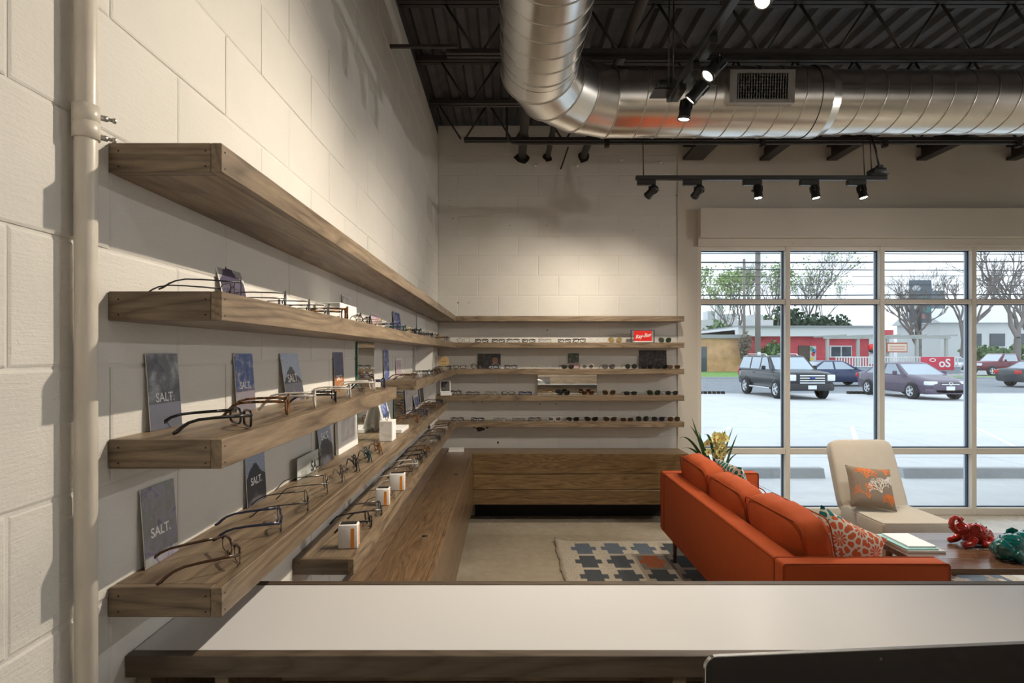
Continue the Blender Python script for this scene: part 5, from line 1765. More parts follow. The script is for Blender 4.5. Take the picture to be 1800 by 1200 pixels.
for k, (xa, xb, lab) in enumerate(((2.42, 4.26, 'concrete wheel stop on the lot behind the orchid'), (5.32, 7.12, 'concrete wheel stop on the lot behind the slipper chair'), (8.0, 9.8, 'concrete wheel stop on the lot at the far right'))):
    zz = zg(7.6)
    b = MB().prism([(7.52, zz), (7.70, zz), (7.66, zz + 0.13), (7.56, zz + 0.13)], 'x', xa, xb)
    tag(b.build('wheel_stop', M['stop']), lab, 'wheel stop', 'wheel stops outside the window')
for k, xa in enumerate((10.3, 17.0)):
    b = MB()
    for q in range(6):
        b.box(xa - 1.6 + q * 0.2, xa - 1.6 + q * 0.2 + 0.11, 25.3, 25.5, zg(25.4), zg(25.4) + 0.12)
    tag(b.build('striped_kerb', M['black_gap']), 'dark striped kerb block beside the %s' % ('black SUV', 'plum sedan')[k], 'kerb', 'striped kerbs')

M['tyre'] = pm('tyre', (0.02, 0.02, 0.022), 0.8)
M['rim'] = pm('alloy_rim', (0.72, 0.74, 0.78), 0.3, 0.7)
M['car_glass'] = pm('car_glass', (0.40, 0.46, 0.52), 0.10, 0.55)
M['headlight'] = pm('headlight', (0.78, 0.82, 0.88), 0.08)
M['tail'] = pm('tail_light', (0.55, 0.02, 0.02), 0.2)
M['chrome'] = pm('chrome', (0.82, 0.84, 0.88), 0.12, 1.0)
M['trim_black'] = pm('black_plastic', (0.03, 0.032, 0.036), 0.5)
M['plate'] = pm('licence_plate', (0.75, 0.78, 0.82), 0.4)


def wheel_meshes(r, wd):
    ty = MB().lathe([(r * 0.66, -wd / 2), (r * 0.94, -wd / 2), (r, -wd * 0.36), (r, wd * 0.36), (r * 0.94, wd / 2), (r * 0.66, wd / 2)], 28, M=Matrix.Rotation(PI / 2, 4, 'Y'), cap=False).mesh('tyre')
    rm = MB()
    rm.lathe([(r * 0.67, 0.0), (r * 0.67, wd * 0.47), (r * 0.60, wd * 0.47), (r * 0.59, wd * 0.30)], 24, M=Matrix.Rotation(PI / 2, 4, 'Y'), cap=False)
    for k in range(5):
        R_ = Matrix.Rotation(2 * PI * k / 5, 4, 'X')
        rm.box(wd * 0.33, wd * 0.45, -r * 0.10, r * 0.10, 0.02, r * 0.63, M=R_)
    rm.cyl((0, 0, 0), (wd * 0.47, 0, 0), r * 0.15, n=12)
    dk = MB().lathe([(r * 0.64, wd * 0.32), (0.0, wd * 0.315)], 20, M=Matrix.Rotation(PI / 2, 4, 'Y'), cap=False).mesh('wheel_well')
    return ty, rm.mesh('rim'), dk


def car(name, label, cat, loc, rz, sp, paint, lower=None):
    """local: nose at y=0 pointing to -Y, x is half width"""
    t = thing(name, label, cat, loc, (0, 0, rz))
    W2 = sp['W'] / 2
    body = MB()
    ringn = None
    rings = []
    for (y, zt, wf, zb) in sp['st']:
        w_ = W2 * wf
        zm = zb + (zt - zb) * 0.45
        half = [(0, zb), (w_ * 0.82, zb), (w_ * 0.97, zb + 0.06), (w_, zm), (w_ * 0.985, zt - 0.16 * (zt - zb)), (w_ * 0.90, zt - 0.02), (w_ * 0.55, zt + 0.012), (0, zt + 0.018)]
        ring = [(x, y, z) for x, z in half] + [(-x, y, z) for x, z in half[-2:0:-1]]
        rings.append(ring)
    k = len(rings[0])
    vs = [p for r in rings for p in r]
    fs = [tuple(range(k))[::-1], tuple((len(rings) - 1) * k + j for j in range(k))]
    for i in range(len(rings) - 1):
        fs += [(i * k + j, i * k + (j + 1) % k, (i + 1) * k + (j + 1) % k, (i + 1) * k + j) for j in range(k)]
    body.add(vs, fs, 0, True)
    body.build('body', paint, t)
    A, B_, Cc, D = sp['cab']
    zb, zr_ = sp['belt'], sp['roof']
    wb_, wr = W2 * 0.95, W2 * sp.get('wr', 0.74)
    cb = MB()

    def cab(y, z):
        u = (z - zb) / (zr_ - zb)
        return wb_ + (wr - wb_) * u
    zc_ = zr_ - 0.05
    vs = []
    for (ya_, yb_, z, ins) in ((A, D, zb - 0.05, 0), (B_ - 0.02, Cc + 0.02, zc_, 0), (B_ + 0.12, Cc - 0.10, zr_, 0.10)):
        w_ = (wb_ if z < zb else cab(0, z)) - ins
        vs += [(-w_, ya_, z), (w_, ya_, z), (w_, yb_, z), (-w_, yb_, z)]
    fs = [(0, 3, 2, 1), (8, 9, 10, 11)]
    for q in (0, 4):
        fs += [(q + j, q + (j + 1) % 4, q + 4 + (j + 1) % 4, q + 4 + j) for j in range(4)]
    cb.add(vs, fs)
    cb.build('cabin', paint, t)

    def lerp(a, b, u):
        return a + (b - a) * u
    z0, z1 = zb + 0.02, zc_ - 0.03
    u0, u1 = (z0 - zb + 0.05) / (zc_ - zb + 0.05), (z1 - zb + 0.05) / (zc_ - zb + 0.05)
    fy0, fy1 = lerp(A, B_ - 0.02, u0), lerp(A, B_ - 0.02, u1)
    ry0, ry1 = lerp(D, Cc + 0.02, u0), lerp(D, Cc + 0.02, u1)
    wq0, wq1 = lerp(wb_, cab(0, zc_), u0), lerp(wb_, cab(0, zc_), u1)
    e = 0.012
    MB().add([(-wq0 + 0.09, fy0 - e, z0), (wq0 - 0.09, fy0 - e, z0), (wq1 - 0.08, fy1 - e, z1), (-wq1 + 0.08, fy1 - e, z1)], [(0, 1, 2, 3)]).build('windscreen', M['car_glass'], t)
    MB().add([(-wq0 + 0.10, ry0 + e, z0), (wq0 - 0.10, ry0 + e, z0), (wq1 - 0.09, ry1 + e, z1), (-wq1 + 0.09, ry1 + e, z1)], [(3, 2, 1, 0)]).build('rear_window', M['car_glass'], t)
    cuts = sp['cuts']
    for s in (-1, 1):
        for (ca, cb2) in cuts:
            def yy(u, z):
                uu = (z - zb + 0.05) / (zc_ - zb + 0.05)
                f_, r_ = lerp(A, B_ - 0.02, uu) + 0.10, lerp(D, Cc + 0.02, uu) - 0.10
                return min(max(u, f_), r_)
            ps = [(s * (wq0 + e), yy(ca, z0), z0), (s * (wq0 + e), yy(cb2, z0), z0), (s * (wq1 + e), yy(cb2, z1), z1), (s * (wq1 + e), yy(ca, z1), z1)]
            MB().add(ps, [(0, 1, 2, 3)]).build('side_window', M['car_glass'], t)
    r = sp['r']
    ty, rm_, dk = wheel_meshes(r, 0.22)
    for y in sp['ax']:
        for s in (-1, 1):
            MB().lathe([(r * 1.13, 0.0), (r * 1.13, 0.010), (r * 1.05, 0.014), (0, 0.012)], 24, M=Matrix.Translation((s * (W2 - 0.004), y, r + 0.02)) @ Matrix.Rotation(s * PI / 2, 4, 'Y')).build('wheel_arch', M['trim_black'], t)
            w_ = place(ty, 'tyre', M['tyre'], t, (s * (W2 - 0.055), y, r), (0, 0, 0 if s > 0 else PI))
            place(rm_, 'rim', M['rim'], w_, (0, 0, 0), (0.3, 0, 0))
            place(dk, 'wheel_well', M['trim_black'], w_)
    for s in (-1, 1):
        MB().bbox(s * (W2 + 0.13) - 0.10, s * (W2 + 0.13) + 0.06, A + 0.42, A + 0.52, zb + 0.0, zb + 0.17, 0.03, 2).build('wing_mirror', sp.get('mirror', paint), t)
        MB().bbox(s * W2 * 0.99 - 0.012, s * W2 * 0.99 + 0.02, (A + D) / 2 - 0.1, (A + D) / 2 + 0.1, zb - 0.17, zb - 0.13, 0.008).build('door_handle', M['trim_black'], t)
        h = sp['hl']
        MB().bbox(min(s * h[0], s * h[1]), max(s * h[0], s * h[1]), h[4], h[5], h[2], h[3], 0.03, 2).build('headlight', M['headlight'], t)
        q = sp['tl']
        MB().bbox(min(s * q[0], s * q[1]), max(s * q[0], s * q[1]), sp['L'] - 0.14, sp['L'] + 0.012, q[2], q[3], 0.02, 2).build('tail_light', M['tail'], t)
    g = sp['gr']
    MB().bbox(-g[0], g[0], g[3], g[3] + 0.06, g[1], g[2], 0.02).build('grille', M['trim_black'], t)
    n = sp.get('bars', 0)
    for k in range(n):
        z = g[1] + (k + 0.5) * (g[2] - g[1]) / n
        MB().bbox(-g[0] + 0.02, g[0] - 0.02, g[3] - 0.022, g[3] + 0.0, z - 0.018, z + 0.018, 0.004).build('grille_bar', M['chrome'], t)
    pl = sp['pl']
    MB().bbox(-0.16 + pl[0], 0.16 + pl[0], pl[2] - 0.015, pl[2] + 0.01, pl[1] - 0.075, pl[1] + 0.075, 0.004).build('licence_plate', M['plate'], t)
    MB().bbox(-W2 * 0.93, W2 * 0.93, sp.get('by', 0.02), sp.get('by', 0.02) + 0.25, sp['bp'][0], sp['bp'][1], 0.06, 2).build('bumper', lower or M['trim_black'], t)
    return t


def carpaint(name, col):
    m, nt, p = newmat(name)
    p.inputs['Base Color'].default_value = (*col, 1)
    p.inputs['Roughness'].default_value = 0.4
    p.inputs['Specular IOR Level'].default_value = 0.25
    p.inputs['Coat Weight'].default_value = 0.45
    p.inputs['Coat Roughness'].default_value = 0.06
    return m


SUV = dict(L=4.81, W=1.87, r=0.37, ax=(0.92, 3.80), belt=1.13, roof=1.72, wr=0.80, cab=(1.25, 1.98, 4.45, 4.74),
           st=[(0.02, 0.98, 0.80, 0.45), (0.10, 1.04, 0.92, 0.38), (0.35, 1.08, 0.98, 0.36), (1.0, 1.13, 1.0, 0.36), (1.3, 1.15, 1.0, 0.36), (3.0, 1.14, 1.0, 0.36), (4.3, 1.14, 0.99, 0.38), (4.7, 1.12, 0.95, 0.42), (4.81, 1.05, 0.90, 0.5)],
           cuts=[(1.6, 2.45), (2.55, 3.40), (3.52, 4.6)], hl=(0.60, 0.90, 0.74, 0.98, -0.01, 0.2), tl=(0.66, 0.88, 0.8, 1.2), gr=(0.50, 0.62, 0.99, -0.015), bars=4, pl=(0.0, 0.50, -0.03), bp=(0.36, 0.66), by=-0.02)
SED = dict(L=4.49, W=1.755, r=0.315, ax=(0.86, 3.50), belt=0.93, roof=1.44, wr=0.70, cab=(1.10, 2.02, 3.15, 3.98),
           st=[(0.0, 0.62, 0.62, 0.30), (0.08, 0.70, 0.82, 0.24), (0.35, 0.78, 0.94, 0.22), (1.0, 0.92, 1.0, 0.22), (1.3, 0.95, 1.0, 0.22), (3.0, 0.97, 1.0, 0.24), (4.0, 1.02, 0.98, 0.26), (4.38, 0.99, 0.90, 0.30), (4.49, 0.85, 0.78, 0.4)],
           cuts=[(1.5, 2.55), (2.65, 3.7)], hl=(0.44, 0.80, 0.58, 0.73, 0.03, 0.30), tl=(0.5, 0.8, 0.72, 0.92), gr=(0.36, 0.56, 0.68, -0.005), bars=1, pl=(0.0, 0.47, -0.02), bp=(0.24, 0.46), by=0.0)
TRK = dict(L=5.60, W=2.0, r=0.38, ax=(0.95, 4.35), belt=1.15, roof=1.80, wr=0.80, cab=(1.45, 2.05, 3.05, 3.30),
           st=[(0.02, 1.0, 0.82, 0.48), (0.12, 1.06, 0.94, 0.42), (0.5, 1.12, 1.0, 0.42), (1.3, 1.18, 1.0, 0.42), (3.2, 1.18, 1.0, 0.44), (3.4, 1.20, 1.0, 0.46), (5.4, 1.20, 0.98, 0.48), (5.6, 1.12, 0.95, 0.52)],
           cuts=[(1.75, 3.05)], hl=(0.62, 0.94, 0.80, 1.0, -0.01, 0.2), tl=(0.7, 0.95, 0.8, 1.15), gr=(0.55, 0.68, 1.0, -0.015), bars=3, pl=(0.0, 0.56, -0.03), bp=(0.42, 0.66), by=-0.02)

black_p, plum_p, navy_p = carpaint('black_paint', (0.02, 0.022, 0.028)), carpaint('plum_paint', (0.10, 0.075, 0.12)), carpaint('navy_paint', (0.03, 0.045, 0.11))
maroon_p, white_p, dark_p = carpaint('maroon_paint', (0.16, 0.03, 0.05)), carpaint('white_paint', (0.7, 0.72, 0.75)), carpaint('graphite_paint', (0.04, 0.05, 0.06))
suv = car('suv', 'black SUV with chrome grille parked nose-in beyond the left window', 'car', (11.72, 21.60, zg(22.5)), 0.0, SUV, black_p)
for s in (-1, 1):
    MB().tube([(s * 0.66, 2.3, 1.70), (s * 0.66, 2.45, 1.775), (s * 0.66, 4.1, 1.775), (s * 0.66, 4.25, 1.70)], 0.022, 6).build('roof_rail', M['chrome'], suv)
    MB().bbox(s * 0.93 - 0.08, s * 0.93 + 0.08, 1.42, 3.30, 0.34, 0.41, 0.02).build('running_board', M['alu'], suv)
MB().lathe([(0, 0), (1, 0), (1, 0.02), (0, 0.02)], 20, M=Matrix.Translation((0, -0.04, 0.86)) @ Matrix.Rotation(PI / 2, 4, 'X') @ Matrix.Diagonal((0.10, 0.045, 1, 1))).build('emblem', carpaint('emblem_blue', (0.02, 0.06, 0.25)), suv)
sed = car('sedan', 'plum grey sedan parked nose-in beyond the middle window', 'car', (16.83, 21.35, zg(22.2)), 0.0, SED, plum_p, plum_p)
MB().tube([(0.075 * math.cos(a * PI / 8), -0.035, 0.645 + 0.06 * math.sin(a * PI / 8)) for a in range(16)], 0.008, 6, True).build('emblem', M['chrome'], sed)
MB().tube([(-0.06, -0.035, 0.665), (-0.02, -0.035, 0.645), (0, -0.035, 0.625), (0.02, -0.035, 0.645), (0.06, -0.035, 0.665)], 0.007, 6).build('emblem', M['chrome'], sed)
car('sedan', 'dark blue car driving on the street between SUV and sedan', 'car', (20.9, 32.2, GZ), PI / 2, SED, navy_p, navy_p)
car('sedan', 'dark car driving on the street at the far right', 'car', (32.0, 31.0, GZ), PI / 2, SED, dark_p, dark_p)
car('pickup_truck', 'maroon pickup truck parked across the street', 'truck', (37.9, 46.0, GZ + 0.05), -PI / 2, TRK, maroon_p)
car('sedan', 'white car parked across the street left of the pickup', 'car', (43.0, 52.0, GZ + 0.05), 0.0, SED, white_p, white_p)

# buildings across the street
def brickish(name, col):
    m, nt, p = newmat(name)
    f = noise(nt, coords(nt), 1.6, 5)
    link(nt, ramp(nt, f, [(0.3, [k * 0.8 for k in col]), (0.7, [min(1, k * 1.15) for k in col])]), p.inputs['Base Color'])
    p.inputs['Roughness'].default_value = 0.85
    return m


redm, stucco, fascia, roofm = brickish('red_wall', (0.62, 0.10, 0.12)), brickish('orange_stucco', (0.60, 0.34, 0.18)), pm('white_fascia', (0.68, 0.70, 0.70), 0.7), pm('grey_roof', (0.30, 0.31, 0.33), 0.8)
dkglass = pm('dark_window', (0.06, 0.08, 0.10), 0.15)
GB = GZ + 0.05
rbd = thing('restaurant_building', 'low red restaurant building with white fascia across the street', 'building', (28.5, 57, GB))
S = Matrix.Translation((-28.5, -57, -GB))
MB().box(22.7, 38.5, 56, 66, GB, 4.0, M=S).build('wall', redm, rbd)
MB().box(22.7, 36.0, 55.2, 66.2, 3.35, 4.25, M=S).build('fascia', fascia, rbd)
MB().box(22.7, 36.4, 54.9, 66.5, 4.25, 4.38, M=S).build('roof', roofm, rbd)
d = MB().box(29.0, 30.1, 55.93, 56.0, GB, 2.45, M=S).build('door', pm('brown_door', (0.10, 0.07, 0.05), 0.5), rbd)
wv = MB().box(32.1, 34.3, 55.9, 56.0, 1.25, 2.45, M=S).build('window', fascia, rbd)
for k in range(2):
    MB().box(32.25 + k * 1.05, 33.15 + k * 1.05, 55.86, 55.9, 1.38, 2.32, M=S).build('pane', dkglass, wv)
mural = MB().box(30.15, 30.75, 55.92, 56.0, 0.2, 2.4, M=S).build('mural', pm('mural_white', (0.6, 0.62, 0.65), 0.7), rbd)
for k, (c_, x, z) in enumerate((((0.1, 0.35, 0.2), 30.3, 2.1), ((0.65, 0.08, 0.06), 30.45, 1.6), ((0.75, 0.6, 0.1), 30.3, 1.1), ((0.1, 0.25, 0.5), 30.55, 1.9), ((0.1, 0.3, 0.4), 30.45, 0.6))):
    MB().prism([(x + 0.2 * math.cos(a), z + 0.25 * math.sin(a)) for a in (0, 1, 2.2, 3.3, 4.5, 5.4)], 'y', 55.9, 55.92, M=S).build('painted_shape', pm('mural_colour', c_, 0.7), mural)
MB().box(36.0, 38.4, 55.9, 56.0, 0.6, 3.4, M=S).build('white_panel', fascia, rbd)
for k in range(9):
    a = k * PI / 8
    MB().tube([(36.7, 55.85, 1.7), (36.7 + 0.75 * math.cos(a), 55.8, 1.7 + 0.75 * math.sin(a))], [0.06, 0.02], 4, M=S).build('painted_leaf', dkglass, rbd)
ob = thing('stucco_shed', 'weathered orange stucco building left of the red restaurant', 'building', (21.0, 55, GB))
S = Matrix.Translation((-21, -55, -GB))
MB().box(17.5, 22.65, 53.5, 62, GB, 3.1, M=S).build('wall', stucco, ob)
MB().box(16.8, 22.65, 53.2, 62, 3.1, 3.45, M=S).build('roof', roofm, ob)
MB().box(18.2, 19.0, 53.42, 53.5, GB, 2.3, M=S).build('door', dkglass, ob)
fl = thing('flat_roof_building', 'pale flat-roofed building with rooftop units behind the stucco shed', 'building', (25.0, 78, GB))
S = Matrix.Translation((-25, -78, -GB))
MB().box(20, 36, 76, 86, GB, 6.2, M=S).build('wall', fascia, fl)
for x, h in ((27.5, 1.3), (30.0, 0.9), (33.5, 0.8)):
    MB().box(x, x + 1.6, 77, 79, 6.2, 6.2 + h, M=S).build('roof_unit', pm('roof_unit', (0.55, 0.57, 0.58), 0.6), fl)
MB().box(28.2, 29.0, 75.5, 76.2, 6.2, 9.2, M=S).build('chimney', fascia, fl)
wh_ = thing('white_house', 'white house with dark windows beyond the pickup truck', 'building', (60, 75, GB))
S = Matrix.Translation((-60, -75, -GB))
MB().box(55.5, 84, 72, 80, GB, 5.6, M=S).build('wall', fascia, wh_)
MB().prism([(71.4, 5.6), (80.6, 5.6), (76, 8.0)], 'x', 55.0, 84.5, M=S).build('roof', fascia, wh_)
for x in (58.8, 61.8, 65.0):
    MB().box(x, x + 1.9, 71.9, 72.0, 2.6, 4.2, M=S).build('window', dkglass, wh_)

# patio of the restaurant: pergola, railing, signs
pg = thing('patio_pergola', 'grey timber pergola frame in front of the restaurant', 'pergola', (37.5, 52, GB))
S = Matrix.Translation((-37.5, -52, -GB))
tim = pm('grey_timber', (0.42, 0.44, 0.42), 0.8)
for x in (29.3, 32.1, 34.8, 37.5, 40.2):
    MB().box(x, x + 0.22, 51.5, 51.72, GB, 3.0, M=S).build('post', tim, pg)
MB().box(29.1, 40.6, 51.45, 51.75, 3.0, 3.2, M=S).build('beam', tim, pg)
for x in (30.0, 32.4, 34.8, 37.2, 39.8):
    MB().box(x, x + 0.12, 49.8, 55.0, 3.2, 3.35, M=S).build('rafter', tim, pg)
fn = thing('patio_railing', 'white picket railing along the restaurant patio', 'railing', (36.5, 50, GB))
S = Matrix.Translation((-36.5, -50, -GB))
MB().box(29.2, 40.4, 50.0, 50.08, 1.28, 1.38, M=S).build('top_rail', fascia, fn)
MB().box(29.2, 40.4, 50.0, 50.08, 0.45, 0.53, M=S).build('bottom_rail', fascia, fn)
pk = MB().box(-0.045, 0.045, 0.01, 0.06, 0.53, 1.28).mesh('picket')
x = 29.3
while x < 40.3:
    place(pk, 'picket', fascia, fn, (x - 36.5, 0, -GB))
    x += 0.24
MB().box(29.2, 40.4, 50.1, 50.2, GB, 0.45, M=S).build('kick_or_shade_board', pm('blue_grey_board', (0.35, 0.40, 0.45), 0.8), fn)
bn = thing('red_banner', 'red banner with white letters ending in oS on the patio wall', 'banner', (37.4, 48.6, GB))
MB().box(-1.6, 1.25, 0, 0.05, 0.35, 1.50).build('board', pm('banner_red', (0.62, 0.05, 0.09), 0.6), bn)
for x_ in (-1.4, 1.1):
    MB().box(x_ - 0.05, x_ + 0.05, 0.051, 0.15, 0.0, 1.5).build('post', tim, bn)
place(text_mesh('oS', 1.0, 0.01, 0.0, 0.02), 'lettering', M['white_ink'], bn, (0.42, -0.02, 0.93))
MB().tube([(-0.62 + 0.24 * math.cos(a * PI / 8), -0.02, 1.22 + 0.13 * math.sin(a * PI / 8)) for a in range(16)], 0.04, 4, True).build('lettering', M['white_ink'], bn)
ns_ = thing('patio_sign', 'orange-framed pale sign hanging from the pergola', 'sign', (35.6, 51.3, 1.75))
ns_.scale = (0.75, 1, 0.85)
MB().box(-1.25, 1.25, 0, 0.08, 0, 1.05).build('frame', pm('rust_frame', (0.45, 0.12, 0.06), 0.6), ns_)
MB().box(-1.15, 1.15, -0.02, 0.0, 0.12, 0.93).build('panel', pm('sign_pale', (0.75, 0.62, 0.50), 0.6), ns_)
for k in range(2):
    MB().box(-0.9, 0.9, -0.03, -0.02, 0.30 + k * 0.28, 0.42 + k * 0.28).build('text_line', pm('sign_pink', (0.70, 0.35, 0.28), 0.6), ns_)
hb = thing('flower_basket', 'bright red hanging flower basket by the patio', 'basket', (33.2, 51.1, 1.9))
MB().ball((0, 0, 0.3), 0.36, 0.3, 0.36, 12, 8).build('flowers', M['red_sign'], hb)
MB().ball((0, 0, 0.02), 0.30, 0.28, 0.2, 12, 8).build('pot', M['trim_black'], hb)
# poles and wires
for (x, y, r, top, lab) in ((18.65, 41.8, 0.20, 13.0, 'thick wooden utility pole standing behind the black SUV'), (22.95, 54.4, 0.14, 10.8, 'thin dark utility pole left of the thick one'),
                            (61.0, 84.0, 0.22, 12.0, 'thin dark pole beside the right-hand trees')):
    up = thing('utility_pole', lab, 'pole', (x, y, GB), group='utility poles')
    MB().cyl((0, 0, 0), (0, 0, top - GB), r, r * 0.85, 12).build('pole', pm('weathered_pole', (0.23, 0.20, 0.18), 0.9), up)
    MB().box(-0.9, 0.9, -0.06, 0.06, top - GB - 0.9, top - GB - 0.75).build('crossarm', tim, up)
    MB().box(-0.12, 0.12, -r - 0.02, -r, 1.2, 1.9).build('notice', M['white_card'], up)
for k, (z, r) in enumerate(((9.05, 0.035), (8.35, 0.055), (7.85, 0.035), (7.30, 0.025), (6.75, 0.022), (5.92, 0.05), (9.5, 0.025))):
    q = [(-40 + 12 * i, 41.5 - 0.02 * k, z + 0.35 * ((abs((-40 + 12 * i) - 18.65) % 40) / 40) * (1 if k % 2 else -1) * 0.5) for i in range(14)]
    tag(MB().tube(q, r, 5).build('overhead_wire', M['trim_black']), 'dark overhead wire above the street, %s of seven' % (('second highest', 'third highest', 'fourth highest', 'fifth highest', 'second lowest', 'lowest', 'highest')[k]), 'wire', 'overhead wires')
bbd = thing('billboard', 'tall billboard with painted panels on a dark pole', 'billboard', (51.2, 70.0, GB))
MB().cyl((0, 0, 0), (0, 0, 8.0), 0.35, 0.35, 14).build('pole', M['trim_black'], bbd)
MB().box(-1.0, 1.5, -0.2, 0.2, 5.6, 10.9).build('panel', pm('billboard_dark', (0.12, 0.15, 0.18), 0.7), bbd)
MB().box(1.5, 3.1, -0.2, 0.2, 7.4, 9.6).build('side_panel', pm('billboard_slate', (0.18, 0.22, 0.26), 0.7), bbd)
for k, (x, z, c_) in enumerate(((-0.4, 9.9, (0.55, 0.58, 0.6)), (0.4, 8.8, (0.08, 0.32, 0.30)), (-0.3, 7.6, (0.5, 0.52, 0.5)), (0.9, 7.2, (0.10, 0.30, 0.28)), (0.2, 6.4, (0.4, 0.2, 0.2)))):
    MB().prism([(x + 0.55 * math.cos(a), z + 0.4 * math.sin(a)) for a in (0, 0.9, 2.0, 3.3, 4.2, 5.5)], 'y', -0.24, -0.2).build('painted_shape', pm('billboard_colour', c_, 0.7), bbd)

barkm = pm('bark', (0.20, 0.18, 0.17), 0.9)


def tree(label, x, y, h, spread, seed, leaf=None, nleaf=0, depth=7, r0=0.22, lsz=0.22, name='bare_tree', trunk=0.28, cat='tree', up=0.35):
    r = random.Random(seed)
    t = thing(name, label, cat, (x, y, GB), group='trees across the street')
    tr, br = MB(), MB()
    tips = []

    def grow(p, d, ln, rad, dep):
        q = p + d * ln
        m_ = (p + q) / 2 + Vector((r.uniform(-1, 1), r.uniform(-1, 1), 0)) * ln * 0.06
        (tr if dep == depth else br).tube([p, m_, q], [rad, rad * 0.88, rad * 0.74], 5 if dep > depth - 2 else 3, cap=False)
        tips.append(q)
        if dep == 0:
            return
        for k in range(3 if r.random() < 0.35 or dep == depth else 2):
            nd = (d + Vector((r.uniform(-1, 1), r.uniform(-1, 1) * 0.8, r.uniform(-0.25, 0.6))) * spread + Vector((0, 0, up * 0.3))).normalized()
            grow(q, nd, ln * r.uniform(0.66, 0.86), rad * 0.66, dep - 1)
    grow(Vector((0, 0, -0.05)), Vector((r.uniform(-0.1, 0.1), 0, 1)).normalized(), h * trunk, r0, depth)
    tr.build('trunk', barkm, t)
    br.build('branches', barkm, t)
    if leaf:
        lf = MB()
        for k in range(nleaf):
            c = r.choice(tips[len(tips) // 4:]) + Vector((r.gauss(0, 0.35), r.gauss(0, 0.35), r.gauss(0, 0.3)))
            a = Vector((r.uniform(-1, 1), r.uniform(-1, 1), r.uniform(-1, 1))).normalized()
            b_ = a.cross(Vector((r.uniform(-1, 1), r.uniform(-1, 1), r.uniform(-1, 1)))).normalized()
            s_ = lsz * r.uniform(0.6, 1.3)
            lf.add([c - a * s_, c + b_ * s_ * 0.5, c + a * s_, c - b_ * s_ * 0.5], [(0, 1, 2, 3)])
        o = lf.build('foliage', leaf, t)
        o['kind'] = 'stuff'
    return t


def bush(label, x, y, h, wd, seed, mat, n=1600, lsz=0.35, name='evergreen_tree', lobes=9):
    r = random.Random(seed)
    t = thing(name, label, 'tree' if h > 2.5 else 'shrub', (x, y, GB), group='trees across the street')
    MB().tube([(0, 0, 0), (0.1, 0, h * 0.3), (0, 0, h * 0.6)], [h * 0.03, h * 0.024, h * 0.012], 6).build('trunk', barkm, t)
    lf = MB()
    cs = [(Vector((r.uniform(-0.7, 0.7) * wd / 2, r.uniform(-0.6, 0.6) * wd / 2, h * r.uniform(0.3, 0.8))), r.uniform(0.35, 0.55)) for _ in range(lobes)]
    for k in range(n):
        c0, s0_ = r.choice(cs)
        dv = Vector((r.gauss(0, 1), r.gauss(0, 1), r.gauss(0, 1))).normalized() * (r.random() ** 0.4)
        c = c0 + Vector((dv.x * wd * 0.5 * s0_, dv.y * wd * 0.5 * s0_, dv.z * h * 0.42 * s0_))
        a = Vector((r.uniform(-1, 1), r.uniform(-1, 1), r.uniform(-1, 1))).normalized()
        b_ = a.cross(Vector((r.uniform(-1, 1), r.uniform(-1, 1), r.uniform(-1, 1)))).normalized()
        s_ = lsz * r.uniform(0.6, 1.3)
        lf.add([c - a * s_, c + b_ * s_ * 0.6, c + a * s_, c - b_ * s_ * 0.6], [(0, 1, 2, 3)])
    o = lf.build('foliage', mat, t)
    o['kind'] = 'stuff'
    return t


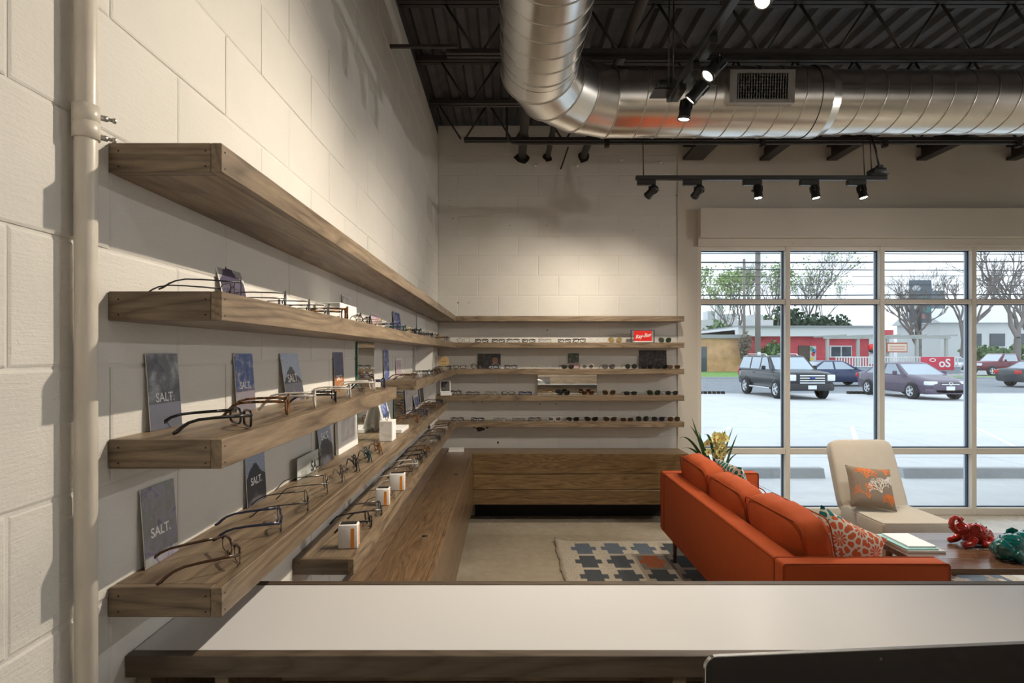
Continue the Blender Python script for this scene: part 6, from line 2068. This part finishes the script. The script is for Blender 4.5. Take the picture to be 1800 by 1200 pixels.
lg = pm('spring_leaf', (0.30, 0.40, 0.16), 0.7, var=0.3, vs=2)
dg = pm('dark_leaf', (0.05, 0.09, 0.05), 0.7, var=0.3, vs=1)
mg = pm('mid_leaf', (0.13, 0.22, 0.09), 0.7, var=0.3, vs=1)
tree('tall budding tree behind the stucco shed at the left window edge', 29.5, 72, 12.5, 0.62, 3, lg, 1500, 6, 0.22, 0.20)
tree('budding tree right behind the thick utility pole', 37.5, 78, 13.5, 0.55, 8, lg, 900, 6, 0.22, 0.20)
tree('wide bare tree behind the restaurant in the middle window', 45.0, 82, 15.0, 0.70, 14, lg, 350, 7, 0.26, 0.2)
tree('large forked bare tree behind the pergola', 47.0, 64, 12.5, 0.80, 21, None, 0, 7, 0.34, 0.2, trunk=0.20)
tree('dark bare tree right of the billboard', 50.3, 62, 12.0, 0.85, 33, None, 0, 7, 0.32, 0.2, trunk=0.26)
tree('big bare tree behind the maroon pickup', 54.4, 60, 13.0, 0.85, 5, None, 0, 7, 0.40, 0.2, trunk=0.27)
tree('pale thin bare tree at the right window edge', 62.0, 66, 11.0, 0.75, 44, None, 0, 7, 0.24, 0.2)
tree('slim budding tree between the two utility poles', 26.6, 70, 10.8, 0.60, 52, lg, 900, 6, 0.16, 0.16)
tree('hazy bare tree far behind the restaurant roof', 52.5, 96, 15.0, 0.66, 61, lg, 500, 8, 0.24, 0.2)
tree('hazy bare tree far behind the dark evergreen', 43.5, 100, 16.5, 0.66, 63, lg, 500, 8, 0.24, 0.2)
tree('hazy bare tree far behind the billboard', 66.0, 92, 14.0, 0.7, 67, None, 0, 8, 0.24, 0.2)
bush('rounded green tree behind the stucco shed roof', 26.5, 70, 6.6, 7.0, 2, mg)
bush('large dark evergreen tree behind the restaurant roof', 42.5, 80, 9.0, 9.5, 4, dg, 2200)
bush('lighter green tree left of the dark evergreen', 39.0, 82, 8.6, 6.0, 6, mg, 1300)
bush('small pointed conifer above the restaurant roof', 46.5, 78, 7.8, 1.6, 9, dg, 500, 0.25, lobes=5)
bush('green shrub against the red restaurant wall', 25.8, 53.8, 3.6, 2.6, 12, mg, 700, 0.2, 'wall_shrub')
bush('low green hedge behind the pickup truck', 55.0, 64.5, 3.2, 8.0, 15, mg, 1400, 0.25, 'hedge')
bush('ivy-like brown creeper on the stucco corner', 22.4, 52.7, 4.0, 1.3, 16, pm('dry_creeper', (0.22, 0.18, 0.15), 0.9), 700, 0.14, 'creeper')
